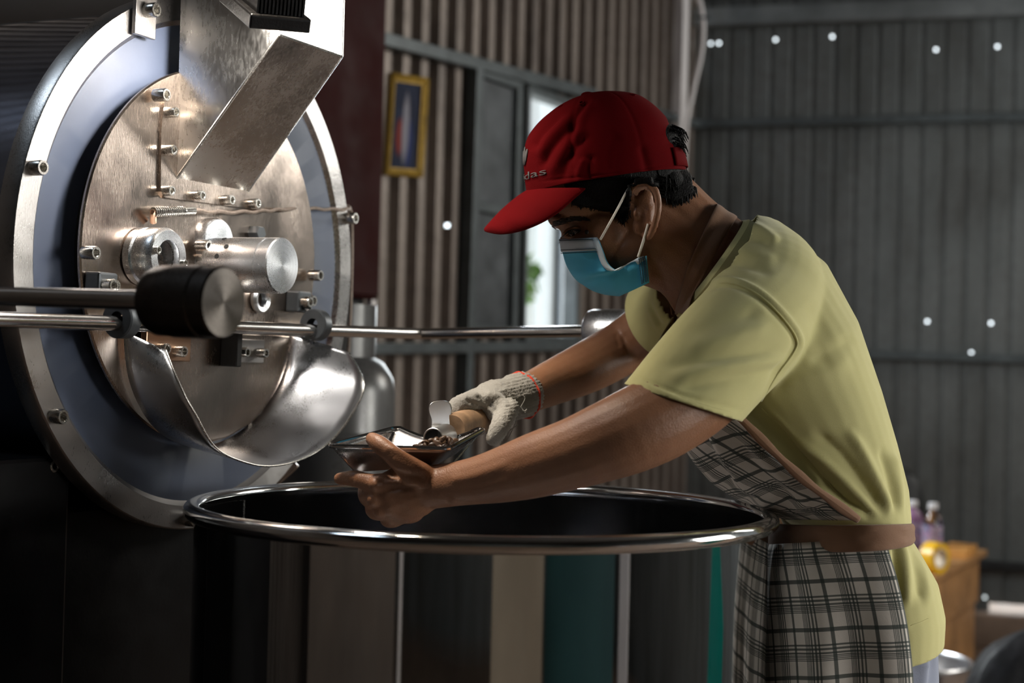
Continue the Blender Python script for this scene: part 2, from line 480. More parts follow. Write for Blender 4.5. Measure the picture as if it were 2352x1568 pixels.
class MB:
    def __init__(s):
        s.v, s.f, s.uv = [], [], None

    def add(s, vs, fs):
        b = len(s.v)
        s.v += [Vector(q) for q in vs]
        s.f += [tuple(i + b for i in q) for q in fs]
        return s

    def grid(s, pts, cu=False, cv=False, uv=None):
        nu, nv = len(pts), len(pts[0])
        b = len(s.v)
        if uv is not None:
            if s.uv is None:
                s.uv = [(0, 0)] * b
            for row in uv:
                s.uv += list(row)
        for row in pts:
            s.v += [Vector(q) for q in row]
        for i in range(nu if cu else nu - 1):
            for j in range(nv if cv else nv - 1):
                i2, j2 = (i + 1) % nu, (j + 1) % nv
                s.f.append((b + i * nv + j, b + i2 * nv + j, b + i2 * nv + j2, b + i * nv + j2))
        return s

    def loft(s, rings, cap=True):
        n = len(rings[0])
        b = len(s.v)
        s.grid(rings, cv=True)
        if cap:
            for k, fl in ((0, False), (len(rings) - 1, True)):
                c = sum((Vector(q) for q in rings[k]), Vector()) / n
                s.v.append(c)
                ci = len(s.v) - 1
                for j in range(n):
                    a, d = b + k * n + j, b + k * n + (j + 1) % n
                    s.f.append((ci, a, d) if not fl else (ci, d, a))
        return s

    def tube(s, path, radii, n=12, cap=True, flat=None, round_ends=False):
        path = [Vector(p) for p in path]
        if not hasattr(radii, '__len__'):
            radii = [radii] * len(path)
        if round_ends:
            t0 = (path[0] - path[1]).normalized()
            t1 = (path[-1] - path[-2]).normalized()
            r0, r1 = radii[0], radii[-1]
            pre = [path[0] + t0 * r0 * math.sin(a) for a in (1.35, 0.9, 0.45)]
            prr = [r0 * math.cos(a) for a in (1.35, 0.9, 0.45)]
            post = [path[-1] + t1 * r1 * math.sin(a) for a in (0.45, 0.9, 1.35)]
            por = [r1 * math.cos(a) for a in (0.45, 0.9, 1.35)]
            path = pre + path + post
            radii = prr + list(radii) + por
        rings = []
        T = (path[1] - path[0]).normalized()
        up = Vector((0, 0, 1)) if abs(T.z) < 0.9 else Vector((1, 0, 0))
        N = (up - T * up.dot(T)).normalized()
        for i, p in enumerate(path):
            if i == 0:
                T2 = (path[1] - path[0]).normalized()
            elif i == len(path) - 1:
                T2 = (path[-1] - path[-2]).normalized()
            else:
                T2 = ((path[i + 1] - path[i]).normalized() + (path[i] - path[i - 1]).normalized()).normalized()
            N = (N - T2 * N.dot(T2)).normalized()
            B = T2.cross(N)
            ring = []
            for k in range(n):
                a = 2 * PI * k / n
                d = (N * math.cos(a) + B * math.sin(a)) * radii[i]
                if flat:
                    fv, ff = flat
                    d = d - fv * d.dot(fv) * (1 - ff)
                ring.append(p + d)
            rings.append(ring)
        return s.loft(rings, cap)

    def lathe(s, prof, O, axis, n=32, hexr=None):
        """prof: (radius, height) pairs; r=0 ends make caps"""
        A = Vector(axis).normalized()
        up = Vector((0, 0, 1)) if abs(A.z) < 0.9 else Vector((1, 0, 0))
        X = (up - A * up.dot(A)).normalized()
        Y = A.cross(X)
        rings = []
        for q in prof:
            r, h = q[0], q[1]
            hx = len(q) > 2
            ring = []
            for k in range(n):
                a = 2 * PI * k / n
                rr = r
                if hx:
                    rr = r / math.cos((a + PI / 6) % (PI / 3) - PI / 6)
                ring.append(Vector(O) + A * h + (X * math.cos(a) + Y * math.sin(a)) * max(rr, 1e-5))
            rings.append(ring)
        return s.grid(rings, cv=True)

    def box(s, c, ax, ay, az):
        c, ax, ay, az = map(Vector, (c, ax, ay, az))
        vs = [c + ax * i + ay * j + az * k for i in (-1, 1) for j in (-1, 1) for k in (-1, 1)]
        fs = [(0, 1, 3, 2), (4, 6, 7, 5), (0, 4, 5, 1), (2, 3, 7, 6), (0, 2, 6, 4), (1, 5, 7, 3)]
        return s.add(vs, fs)

    def prism(s, poly, ext):
        n = len(poly)
        e = Vector(ext)
        vs = [Vector(p) for p in poly] + [Vector(p) + e for p in poly]
        fs = [tuple(range(n))[::-1], tuple(range(n, 2 * n))]
        fs += [(i, (i + 1) % n, n + (i + 1) % n, n + i) for i in range(n)]
        return s.add(vs, fs)

    def ell(s, c, A, B, D, nu=20, nv=12):
        c, A, B, D = map(Vector, (c, A, B, D))
        rings = []
        for i in range(1, nv):
            t = PI * i / nv
            rings.append([c + D * math.cos(t) + (A * math.cos(2 * PI * k / nu) + B * math.sin(2 * PI * k / nu)) * math.sin(t) for k in range(nu)])
        return s.loft([[c + D * 1.0 + (A * math.cos(2 * PI * k / nu) + B * math.sin(2 * PI * k / nu)) * 1e-4 for k in range(nu)]] + rings +
                      [[c - D * 1.0 + (A * math.cos(2 * PI * k / nu) + B * math.sin(2 * PI * k / nu)) * 1e-4 for k in range(nu)]])

    def mesh(s, name, org=Vector((0, 0, 0))):
        me = bpy.data.meshes.new(name)
        me.from_pydata([v - org for v in s.v], [], s.f)
        if s.uv is not None:
            while len(s.uv) < len(s.v):
                s.uv.append((0, 0))
            ul = me.uv_layers.new(name='UVMap')
            li = np.empty(len(me.loops), np.int32)
            me.loops.foreach_get('vertex_index', li)
            ul.data.foreach_set('uv', np.asarray(s.uv, np.float32)[li].ravel())
        me.validate()
        me.update()
        return me

    def build(s, name, mat, parent=None, org=None, smooth=True, bevel=0, solid=0, subsurf=0, angle=35, fixn=True, **tags):
        o_org = ORG[parent.name] if parent is not None else Vector(org if org is not None else (0, 0, 0))
        me = s.mesh(name, o_org)
        return link_mesh(me, name, mat, parent, o_org, smooth, bevel, solid, subsurf, angle, fixn, **tags)


def link_mesh(me, name, mat, parent=None, org=Vector((0, 0, 0)), smooth=True, bevel=0, solid=0, subsurf=0, angle=35, fixn=True, **tags):
    import bmesh
    if fixn:
        bm = bmesh.new()
        bm.from_mesh(me)
        bmesh.ops.recalc_face_normals(bm, faces=bm.faces)
        bm.to_mesh(me)
        bm.free()
    if smooth:
        me.shade_smooth()
        if angle:
            me.set_sharp_from_angle(angle=math.radians(angle))
    o = bpy.data.objects.new(name, me)
    COL.objects.link(o)
    me.materials.append(M[mat])
    if parent is not None:
        o.parent = parent
    else:
        o.location = org
    ORG[o.name] = Vector(org)
    if solid:
        md = o.modifiers.new('solid', 'SOLIDIFY')
        md.thickness = solid
        md.offset = 0
    if subsurf:
        md = o.modifiers.new('sub', 'SUBSURF')
        md.levels = md.render_levels = subsurf
    if bevel:
        md = o.modifiers.new('bevel', 'BEVEL')
        md.width = bevel
        md.segments = 2
        md.limit_method = 'ANGLE'
    for k, v in tags.items():
        o[k] = v
    return o


def thing(name, loc, label, category, group=None):
    o = bpy.data.objects.new(name, None)
    COL.objects.link(o)
    o.location = loc
    o.empty_display_size = 0.05
    ORG[o.name] = Vector(loc)
    o['label'] = label
    o['category'] = category
    if group:
        o['group'] = group
    return o


def inst(me_obj, name, parent, mat4, **tags):
    """copy of a mesh object (shared data) put at a world matrix under a parent"""
    c = me_obj.copy()
    COL.objects.link(c)
    c.name = name
    c.parent = parent
    m = mat4.copy()
    m.translation = m.translation - ORG[parent.name]
    c.matrix_local = m
    ORG[c.name] = ORG[parent.name]
    return c


def crom(pts, sub=5):
    """catmull-rom through tuples"""
    pts = [np.asarray(p, float) for p in pts]
    P_ = [2 * pts[0] - pts[1]] + pts + [2 * pts[-1] - pts[-2]]
    out = []
    for i in range(1, len(P_) - 2):
        p0, p1, p2, p3 = P_[i - 1:i + 3]
        for k in range(sub):
            t = k / sub
            out.append(0.5 * (2 * p1 + (p2 - p0) * t + (2 * p0 - 5 * p1 + 4 * p2 - p3) * t * t + (3 * p1 - p0 - 3 * p2 + p3) * t ** 3))
    out.append(pts[-1])
    return out


def lerp_curve(pts, n):
    """resample a polyline (tuples) through catmull-rom to n points evenly by parameter"""
    c = np.array(crom(pts, 12))
    d = np.r_[0, np.cumsum(np.linalg.norm(np.diff(c[:, :2], axis=0), axis=1) + 1e-6)]
    q = np.linspace(0, d[-1], n)
    return np.stack([np.interp(q, d, c[:, k]) for k in range(c.shape[1])], 1)


def remesh(mb, voxel, smooth=3, fac=0.5):
    me = mb.mesh('tmp')
    import bmesh
    bm = bmesh.new()
    bm.from_mesh(me)
    bmesh.ops.recalc_face_normals(bm, faces=bm.faces)
    bm.to_mesh(me)
    bm.free()
    o = bpy.data.objects.new('tmp', me)
    COL.objects.link(o)
    r = o.modifiers.new('r', 'REMESH')
    r.mode = 'VOXEL'
    r.voxel_size = voxel
    if smooth:
        sm = o.modifiers.new('s', 'SMOOTH')
        sm.factor = fac
        sm.iterations = smooth
    dg = bpy.context.evaluated_depsgraph_get()
    dg.update()
    out = bpy.data.meshes.new_from_object(o.evaluated_get(dg))
    bpy.data.objects.remove(o)
    bpy.data.meshes.remove(me)
    return out


def getv(me):
    a = np.empty(len(me.vertices) * 3, np.float32)
    me.vertices.foreach_get('co', a)
    return a.reshape(-1, 3).astype(float)


def getn(me):
    a = np.empty(len(me.vertices) * 3, np.float32)
    me.vertex_normals.foreach_get('vector', a)
    return a.reshape(-1, 3).astype(float)


def setv(me, v):
    me.vertices.foreach_set('co', v.astype(np.float32).ravel())
    me.update()


def seg_dist(p, poly):
    """distance of pixels p to a polyline and the parameter 0..1 along it"""
    poly = np.asarray(poly, float)
    L = np.r_[0, np.cumsum(np.linalg.norm(np.diff(poly, axis=0), axis=1))]
    best = np.full(len(p), 1e9)
    bt = np.zeros(len(p))
    sd = np.zeros(len(p))
    for i in range(len(poly) - 1):
        a, b = poly[i], poly[i + 1]
        ab = b - a
        t = np.clip(((p - a) @ ab) / (ab @ ab), 0, 1)
        q = p - (a + t[:, None] * ab)
        d = np.hypot(q[:, 0], q[:, 1])
        m = d < best
        best = np.where(m, d, best)
        bt = np.where(m, (L[i] + t * (L[i + 1] - L[i])) / L[-1], bt)
        sd = np.where(m, np.sign(ab[0] * q[:, 1] - ab[1] * q[:, 0]), sd)
    return best, bt, sd


def folds(me, lst, face=True, flip=False):
    """press creases into a cloth or skin mesh along lines measured on the near side"""
    v = getv(me)
    n = getn(me) * (-1 if flip else 1)
    px, Z = proj(v)
    view = v - np.array(CAM)
    view /= np.linalg.norm(view, axis=1)[:, None]
    w = np.clip(-(n * view).sum(1) * 2.5 + 0.2, 0, 1) if face else np.ones(len(v))
    disp = np.zeros(len(v))
    for poly, amp, sig in lst:
        poly = np.array(crom(poly, 6)) if len(poly) > 2 else np.array(poly, float)
        d, t, sd = seg_dist(px, poly)
        env = np.clip(np.minimum(t, 1 - t) * 5, 0, 1)
        env = env * env * (3 - 2 * env)
        disp += amp * env * np.exp(-(d / sig) ** 2)
    setv(me, v + n * (disp * w)[:, None])


def imgvec(Z):
    return RGT * (Z / FPX), -UPV * (Z / FPX)


def pell(mb, px, py, Z, rx, ry, ang, rz, nu=20, nv=12):
    """ellipsoid: radii rx, ry in measured pixels, rz in metres along the view"""
    R1, D1 = imgvec(Z)
    a = math.radians(ang)
    A = (R1 * math.cos(a) + D1 * math.sin(a)) * rx
    B = (-R1 * math.sin(a) + D1 * math.cos(a)) * ry
    mb.ell(P(px, py, Z), A, B, FWD * rz, nu, nv)


def limb(mb, pts, n=18, sub=5, flat=None, rnd=True):
    """pts: (px, py, Z, radius)"""
    c = crom(pts, sub)
    mb.tube([P(q[0], q[1], q[2]) for q in c], [q[3] for q in c], n, True, flat, rnd)



def turn(prof, O, axis, name, mat, parent, n=56, **tags):
    """lathe-turned part with its own axis as local Z (so the turning marks run round it)"""
    o = link_mesh(MB().lathe(prof, (0, 0, 0), (0, 0, 1), n).mesh(name), name, mat, parent, ORG[parent.name], **tags)
    m = Vector(axis).normalized().to_track_quat('Z', 'Y').to_matrix().to_4x4()
    m.translation = Vector(O) - ORG[parent.name]
    o.matrix_local = m
    return o

# ------------------------------------------------------------------ the shed
def xy(v, z=0.0):
    return Vector((v[0], v[1], z))


L0, DL, NL = Vector((-0.315, 4.55, 0)), Vector((0.515, 0.857, 0)).normalized(), Vector((0.857, -0.515, 0)).normalized()
CORNER = L0 + DL * 2.12
DB, NB = Vector((0.956, -0.294, 0)).normalized(), Vector((-0.294, -0.956, 0)).normalized()


def onplane(px, py, p0, n):
    d = ray(px, py)
    return CAM + d * ((p0 - CAM).dot(n) / d.dot(n))


def onleft(px, py, off=0.0):
    return onplane(px, py, L0 + NL * off, NL)


def onback(px, py, off=0.0):
    return onplane(px, py, CORNER + NB * off, NB)


def sz(w, o, d):
    return (w - o).dot(d), w.z


def corrugated(o, d, n, s0, s1, z0, z1, pitch, prof, cuts):
    """one folded steel sheet wall; cuts are real openings (s0, s1, z0, z1)"""
    ss = []
    k = math.floor(s0 / pitch)
    while k * pitch < s1:
        ss += [(k * pitch + a * pitch, h) for a, h in prof]
        k += 1
    ss = [(a, h) for a, h in ss if s0 <= a <= s1]
    xs = np.array([a for a, h in ss])
    hs = np.array([h for a, h in ss])
    br = sorted(set(list(np.round(xs, 6)) + [round(q, 6) for c in cuts for q in c[:2]]))
    mb = MB()
    for a, b in zip(br[:-1], br[1:]):
        if b - a < 1e-5:
            continue
        m = 0.5 * (a + b)
        iv = [(z0, z1)]
        for c in cuts:
            if c[0] < m < c[1]:
                nv = []
                for p, q in iv:
                    if c[3] <= p or c[2] >= q:
                        nv.append((p, q))
                    else:
                        if c[2] > p:
                            nv.append((p, c[2]))
                        if c[3] < q:
                            nv.append((c[3], q))
                iv = nv
        pa = o + d * a + n * float(np.interp(a, xs, hs))
        pb = o + d * b + n * float(np.interp(b, xs, hs))
        for p, q in iv:
            mb.add([xy(pa, p), xy(pb, p), xy(pb, q), xy(pa, q)], [(0, 1, 2, 3)])
    return mb


def hole(w, o, d, r):
    s, z = sz(w, o, d)
    return (s - r, s + r, z - r, z + r)


# left wall with its window opening and three pinholes
wa = sz(onleft(1190, 198), L0, DL)
wb = sz(onleft(1176, 783), L0, DL)
wr = sz(onleft(1310, 500), L0, DL)
WIN = (wa[0], wr[0], wb[1], wa[1])
cutsL = [WIN]
for x, y in ((878, 457), (868, 495), (1012, 515)):
    s_, z_ = sz(onleft(x, y, .017), L0, DL)
    s_ = (math.floor(s_ / .0995 - .53 + .5) + .53) * .0995          # on the rib flank that faces the room
    cutsL.append((s_ - .0013, s_ + .0013, z_ - .0060, z_ + .0060))
profL = [(0.0, 0.0), (0.50, 0.0), (0.56, 0.034), (0.94, 0.034)]
corrugated(L0, DL, NL, -8.6, 2.2, -0.02, 3.45, 0.0995, profL, cutsL).build('wall_left', 'corr_left', smooth=False, fixn=False, kind='structure')
# back wall, finer ribs, pinholes and the gap under one sheet
gapA, gapB = sz(onback(2272, 1383), CORNER, DB), sz(onback(2420, 1408), CORNER, DB)
cutsB = [hole(onback(x, y), CORNER, DB, 0.0055) for x, y in ((1633, 100), (1652, 100), (1782, 92), (1912, 85), (2150, 115), (2291, 108), (2130, 738), (2276, 742), (2231, 810), (2262, 1371))]
zg = gapA[1]
cutsB.append((gapA[0], gapB[0], zg - 0.036, zg))
profB = [(0.0, 0.008), (0.74, 0.008), (0.80, 0.0), (0.94, 0.0)]
corrugated(CORNER, DB, NB, -0.05, 3.6, zg - 0.036, 3.45, 0.092, profB, cutsB).build('wall_back', 'corr_back', smooth=False, fixn=False, kind='structure')
# plinth the back wall stands on
pl0, pl1 = CORNER + DB * -0.05, CORNER + DB * 3.6
MB().prism([xy(pl0 + NB * 0.10), xy(pl1 + NB * 0.10), xy(pl1 - NB * 0.06), xy(pl0 - NB * 0.06)], (0, 0, zg - 0.036)).build('trim_1', 'plinth', smooth=False, bevel=0.008, kind='structure', label='brown plinth under the back wall')
# side wall (out of frame) with the two high openings that light the scene, wall behind the camera, roof, floor
XR = 3.25
ops = [(1.4, 2.5, 1.02, 2.1), (3.75, 5.25, 1.95, 3.15), (-.05, .95, .75, 1.5)]  # last opening is cut for the added front fill
mb = MB()
ys = sorted({-2.7, 5.75} | {q for o in ops for q in o[:2]})
for y0, y1 in zip(ys[:-1], ys[1:]):
    sp_ = [(0, 3.45)]
    for o in ops:
        if o[0] < (y0 + y1) / 2 < o[1]:
            sp_ = [(0, o[2]), (o[3], 3.45)]
    for z0, z1 in sp_:
        mb.box((XR, (y0 + y1) / 2, (z0 + z1) / 2), (0.02, 0, 0), (0, (y1 - y0) / 2, 0), (0, 0, (z1 - z0) / 2))
mb.build('wall_right', 'corr_back', smooth=False, kind='structure')
wf = MB().box((-0.8, -2.7, 1.72), (4.1, 0, 0), (0, 0.02, 0), (0, 0, 1.73)).build('wall_front', 'corr_back', smooth=False, kind='structure')
MB().box((-0.4, 2.0, -0.05), (5.2, 0, 0), (0, 5.2, 0), (0, 0, 0.05)).build('floor', 'floor', smooth=False, kind='structure')
MB().box((-0.4, 2.0, 3.48), (5.2, 0, 0), (0, 5.2, 0), (0, 0, 0.04)).build('ceiling', 'ceil', smooth=False, kind='structure')
# yard outside
MB().box((0.0, 12.5, -0.12), (14, 0, 0), (0, 9, 0), (0, 0, 0.02)).build('ground', 'ground_out', smooth=False, kind='structure')


# rails and posts on the walls
def bar(a, b, n, h, dep, name, mat='rail', bev=0.004, **kw):
    """square tube from a to b standing off a wall along n"""
    a, b = Vector(a), Vector(b)
    ax = (b - a) / 2
    up = ax.cross(n).normalized() * (h / 2)
    MBx = MB().box((a + b) / 2 + n * (dep / 2), ax, up, n * (dep / 2))
    return MBx.build(name, mat, smooth=False, bevel=bev, kind='structure', **kw)


bar(onleft(740, 62, .028), onleft(1345, 219, .028), NL, 0.042, 0.05, 'trim_2', label='upper sloping steel rail on the left wall')
bar(onleft(720, 802, .028), onleft(1500, 791, .028), NL, 0.036, 0.05, 'trim_3', label='lower steel rail on the left wall at sill height')
bar(onleft(1076, 150, .030), onleft(1040, 1230, .030), NL, 0.040, 0.05, 'trim_4', label='upright steel post beside the shutter')
bar(onleft(1322, 214, .028), onleft(1640, 300, .028), NL, 0.036, 0.04, 'trim_5', label='upper rail right of the window')
bar(onback(1580, 47, .018), onback(2430, 15, .018), NB, 0.080, 0.06, 'trim_6', 'purlin', label='thick steel purlin across the top of the back wall')
bar(onback(1580, -2, .018), onback(2430, -40, .018), NB, 0.02, 0.03, 'trim_7', label='thin rail above the purlin')
bar(onback(1575, 287, .018), onback(2430, 269, .018), NB, 0.034, 0.04, 'trim_8', label='middle round rail of the back wall')
bar(onback(1900, 812, .018), onback(2430, 827, .018), NB, 0.036, 0.04, 'trim_9', label='lower rail of the back wall')
bar(onback(1900, 1272, .018), onback(2430, 1306, .018), NB, 0.034, 0.04, 'trim_10', 'table_leg', label='black rail low on the back wall')
bar(onleft(1555, -60, .03), onleft(1540, 560, .03), NL, 0.06, 0.05, 'trim_11', 'pale_post', label='pale corner post')
# cable hanging in the corner
q = [P(1596, -40, 6.0), P(1614, 40, 6.0), P(1611, 120, 6.0), P(1594, 200, 6.0), P(1577, 290, 6.0), P(1570, 420, 6.05)]
cc = [Vector(v) for v in crom([tuple(v) for v in q], 5)]
t = thing('hanging_cable', cc[-1], 'grey cable hanging loosely down the corner of the two walls', 'cable')
MB().tube(cc, 0.010, 8).build('cable', 'pale_post', t)
MB().tube([P(1596, 40, 6.0) + NB * 0.01, P(1632, 42, 6.0) + NB * 0.01], 0.006, 8).build('clip', 'rail', t)

# window: frame, mullion and the dark shutter leaf swung back over the wall
win = bpy.data.objects.new('window_1', None)
COL.objects.link(win)
wc = L0 + DL * WIN[0]
win.location = xy(wc, WIN[2])
win['kind'] = 'structure'
ORG['window_1'] = xy(wc, WIN[2])


def wbar(s0, z0, s1, z1, w, dep, off, name, mat='rail', par=None):
    a, b = xy(L0 + DL * s0, z0) + NL * off, xy(L0 + DL * s1, z1) + NL * off
    ax = (b - a) / 2
    up = ax.cross(NL).normalized() * (w / 2)
    return MB().box((a + b) / 2 + NL * (dep / 2), ax, up, NL * (dep / 2)).build(name, mat, par or win, smooth=False, bevel=0.003)


fr = wbar(WIN[0] + .004, WIN[2], WIN[0] + .004, WIN[3], .018, .06, -.01, 'frame_stile')
wbar(WIN[1] - .012, WIN[2], WIN[1] - .012, WIN[3], .03, .06, -.01, 'frame_stile')
wbar(WIN[0], WIN[3] - .012, WIN[1], WIN[3] - .012, .03, .06, -.01, 'frame_head')
wbar(WIN[0] - .02, WIN[2] + .010, WIN[1] + .02, WIN[2] + .010, .028, .09, -.02, 'window_sill')
# the leaf
sl0, slt = sz(onleft(1078, 170, .04), L0, DL)
sl1, slb = sz(onleft(1188, 205, .04), L0, DL)[0], sz(onleft(1060, 788, .04), L0, DL)[1]
zt = WIN[3] + 0.0
zm = sz(onleft(1120, 480, .04), L0, DL)[1]
leaf = MB().box(xy(L0 + DL * (sl0 + sl1) / 2, (zt + WIN[2]) / 2) + NL * .042, DL * ((sl1 - sl0) / 2 - .015), NL * .003, Vector((0, 0, (zt - WIN[2]) / 2 - .012))).build('shutter_leaf', 'shutter', win, smooth=False)
for a, b, c, e in ((sl0 + .016, WIN[2], sl0 + .016, zt), (sl1 - .016, WIN[2], sl1 - .016, zt), (sl0, zt - .018, sl1, zt - .018), (sl0, zm, sl1, zm), (sl0, WIN[2] + .03, sl1, WIN[2] + .03)):
    wbar(a, b, c, e, .034, .03, .036, 'shutter_bar', 'rail')

# things in the yard seen through the window
pb = P(1246, 1010, 7.4)
t = thing('white_door_leaf', xy(pb, -0.1), 'white door leaf standing in the bright yard outside the window', 'door')
a, b = P(1216, 500, 7.3), P(1274, 500, 7.5)
ax = (xy(b) - xy(a)) / 2
nn = Vector((ax.y, -ax.x, 0)).normalized()
mid = (xy(a) + xy(b)) / 2
MB().box(mid + Vector((0, 0, 1.20)), ax, nn * .02, Vector((0, 0, 1.3))).build('door_panel', 'white_paint', t, smooth=False, bevel=.004)
for s in (-1, 1):
    MB().box(mid + ax * s + Vector((0, 0, 1.20)) - nn * -.02, ax.normalized() * .02, nn * .03, Vector((0, 0, 1.3))).build('door_stile', 'dark_iron' if s > 0 else 'white_paint', t, smooth=False, bevel=.003)
pp = P(1296, 900, 6.3)
MB().box(xy(pp, 1.1), (0.018, 0, 0), (0, .018, 0), (0, 0, 1.2)).build('porch_post', 'white_paint', org=xy(pp, -0.1), smooth=False, bevel=.003, label='thin pale post just outside the window, right of the door leaf', category='post')


def leaves(name, c, rad, n, label):
    t = thing(name, xy(c, -0.1), label, 'tree')
    MB().tube([xy(c, -0.1), xy(c + Vector((.03, .05, 0)), c.z * .5), c], [.05, .04, .02], 8).build('trunk', 'table', t)
    mb = MB()
    for i in range(n):
        d = Vector(rng.normal(size=3)).normalized() * (rad * rng.random() ** .4)
        p = c + d
        u = Vector(rng.normal(size=3)).normalized() * rng.uniform(.05, .09)
        w = u.cross(Vector(rng.normal(size=3))).normalized() * rng.uniform(.02, .035)
        mb.add([p - u, p - u * .2 + w, p + u, p - u * .2 - w], [(0, 1, 2, 3)])
    o = mb.build('leaves', 'tree_leaf', t, smooth=False, fixn=False)
    o['kind'] = 'stuff'


leaves('yard_tree', P(1215, 205, 8.6), 0.42, 330, 'green leafy tree showing at the top of the window opening')
leaves('yard_shrub', P(1184, 640, 7.0), 0.12, 90, 'green shrub low outside the window, left of the white door leaf')

# framed picture hung on the left wall, top leaning into the room a little to the right
c4 = [onleft(x, y, .034) for x, y in ((893, 167), (976, 180), (962, 408), (878, 402))]
t = thing('framed_picture', c4[3], 'small gilt-framed painting hung high on the brown corrugated wall', 'picture')
tl, tr, br_, bl = c4
ins = .024
uvec = (tr - tl).normalized()
vvec = (tl - bl).normalized()


def qpt(u, v, o=0.0):
    return (tl * (1 - u) + tr * u) * (1 - v) + (bl * (1 - u) + br_ * u) * v + NL * o


mb = MB()
nu, nv = 8, 14
mb.grid([[qpt(.1 + .8 * i / nu, .06 + .88 * j / nv, .004) for j in range(nv + 1)] for i in range(nu + 1)], uv=[[(i / nu, 1 - j / nv) for j in range(nv + 1)] for i in range(nu + 1)])
mb.build('canvas', 'picture', t, fixn=False)
for (a, b) in (((0, 0), (1, 0)), ((1, 0), (1, 1)), ((1, 1), (0, 1)), ((0, 1), (0, 0))):
    pa, pb_ = qpt(*a), qpt(*b)
    d = (pb_ - pa).normalized()
    w = NL.cross(d)
    if w.dot((qpt(.5, .5) - pa)) < 0:
        w = -w
    L = (pb_ - pa).length
    prof = [(0, 0), (0, .016), (.006, .022), (.014, .016), (.020, .010), (.024, .010), (.024, 0)]
    rows = []
    for x, h in prof:
        rows.append([pa + d * x + w * x + NL * h, pb_ - d * x + w * x + NL * h])
    MB().grid(rows, cu=True).build('frame_rail', 'gilt', t, smooth=False)
MB().box(qpt(.5, .5, -.003), (tr - tl) / 2 * .97, (tl - bl) / 2 * .97, NL * .003).build('backing_board', 'table', t, smooth=False)

# tall dark red cabinet on a dark base, standing along the left wall
cq = P(800, 400, 3.70)
s1 = ((861 - CX) / FPX * cq.y - cq.x) / (DL.x - (861 - CX) / FPX * DL.y)
s0 = s1 - .62
ax = DL * ((s1 - s0) / 2)
ay = NL * -.13
mid = xy(cq) + DL * ((s0 + s1) / 2) + ay
zb = P(800, 682, 3.70).z
t = thing('tall_cabinet', xy(mid), 'tall dark red cabinet standing behind the roasting drum', 'cabinet')
MB().box(mid + Vector((0, 0, (zb + 2.6) / 2)), ax, ay, Vector((0, 0, (2.6 - zb) / 2))).build('body', 'red_cab', t, smooth=False, bevel=.006)
MB().box(mid + Vector((0, 0, zb / 2)) + ay * .1, ax * .96, ay * .9, Vector((0, 0, zb / 2))).build('base', 'gap', t, smooth=False, bevel=.006)
for s in (-1, 1):
    MB().box(mid - ay * 1.03 + ax * (.5 * s) + Vector((0, 0, (zb + 2.6) / 2)), ax * .49, ay.normalized() * .008, Vector((0, 0, (2.6 - zb) / 2 - .01))).build('door', 'red_cab', t, smooth=False, bevel=.002)
MB().box(mid - ay * .92 + ax * .98 + Vector((0, 0, (zb + .74) / 2)), DL * .010, NL * .010, Vector((0, 0, abs(zb - .74) / 2))).build('corner_strip', 'pale_post', t, smooth=False, bevel=.002)
MB().box(mid - ay * 1.0 + ax * .6 + Vector((0, 0, zb - .07)), ax * .25, ay * .2, Vector((0, 0, .05))).build('drawer', 'blue', t, smooth=False, bevel=.004)

# grey gas bottle behind the chute
gz = 2.95
gc = P(775, 1000, gz)
R_ = 0.118
ztop = P(800, 800, gz).z
t = thing('gas_bottle', xy(gc), 'grey steel gas bottle standing on the floor behind the discharge chute', 'gas bottle')
prof = [(0, 0), (.09, 0), (.105, .02), (R_, .05)] + [(R_, .05 + (ztop - .14) * k / 6) for k in range(1, 7)] + [(R_ * .95, ztop - .06), (R_ * .78, ztop - .028), (R_ * .5, ztop - .01), (.03, ztop), (0, ztop)]
MB().lathe(prof, xy(gc), (0, 0, 1), 40).build('shell', 'cyl', t)
zw = P(880, 1000, gz).z
MB().lathe([(R_ + .0005, -.008), (R_ + .004, -.003), (R_ + .004, .003), (R_ + .0005, .008)], xy(gc, zw), (0, 0, 1), 40).build('weld_seam', 'cyl', t)
MB().lathe([(.03, -.002), (.03, .03), (.018, .035), (.018, .07), (.0, .07)], xy(gc, ztop), (0, 0, 1), 16).build('valve', 'copper', t)
MB().lathe([(.075, -.008), (.075, .10), (.070, .10), (.070, -.008)], xy(gc, ztop - .01), (0, 0, 1), 24).build('guard_collar', 'cyl', t)

# printed sack slumped behind the tub
sp = P(735, 1100, 3.32)
mb = MB()
rings = []
for k in range(9):
    zz = .02 + (P(735, 1035, 3.32).z - .02) * k / 8
    rr = (.16, .19, .2, .2, .195, .185, .17, .13, .03)[k] * .62
    rings.append([xy(sp, zz) + Vector((math.cos(a) * rr * (1 + .06 * math.sin(3 * a + k)), math.sin(a) * rr * .7, 0)) for a in np.linspace(0, 2 * PI, 24, endpoint=False)])
mb.loft(rings)
mb.build('woven_sack', 'sack', org=xy(sp), subsurf=1, label='printed woven sack slumped behind the steel tub near the gas bottle', category='sack')

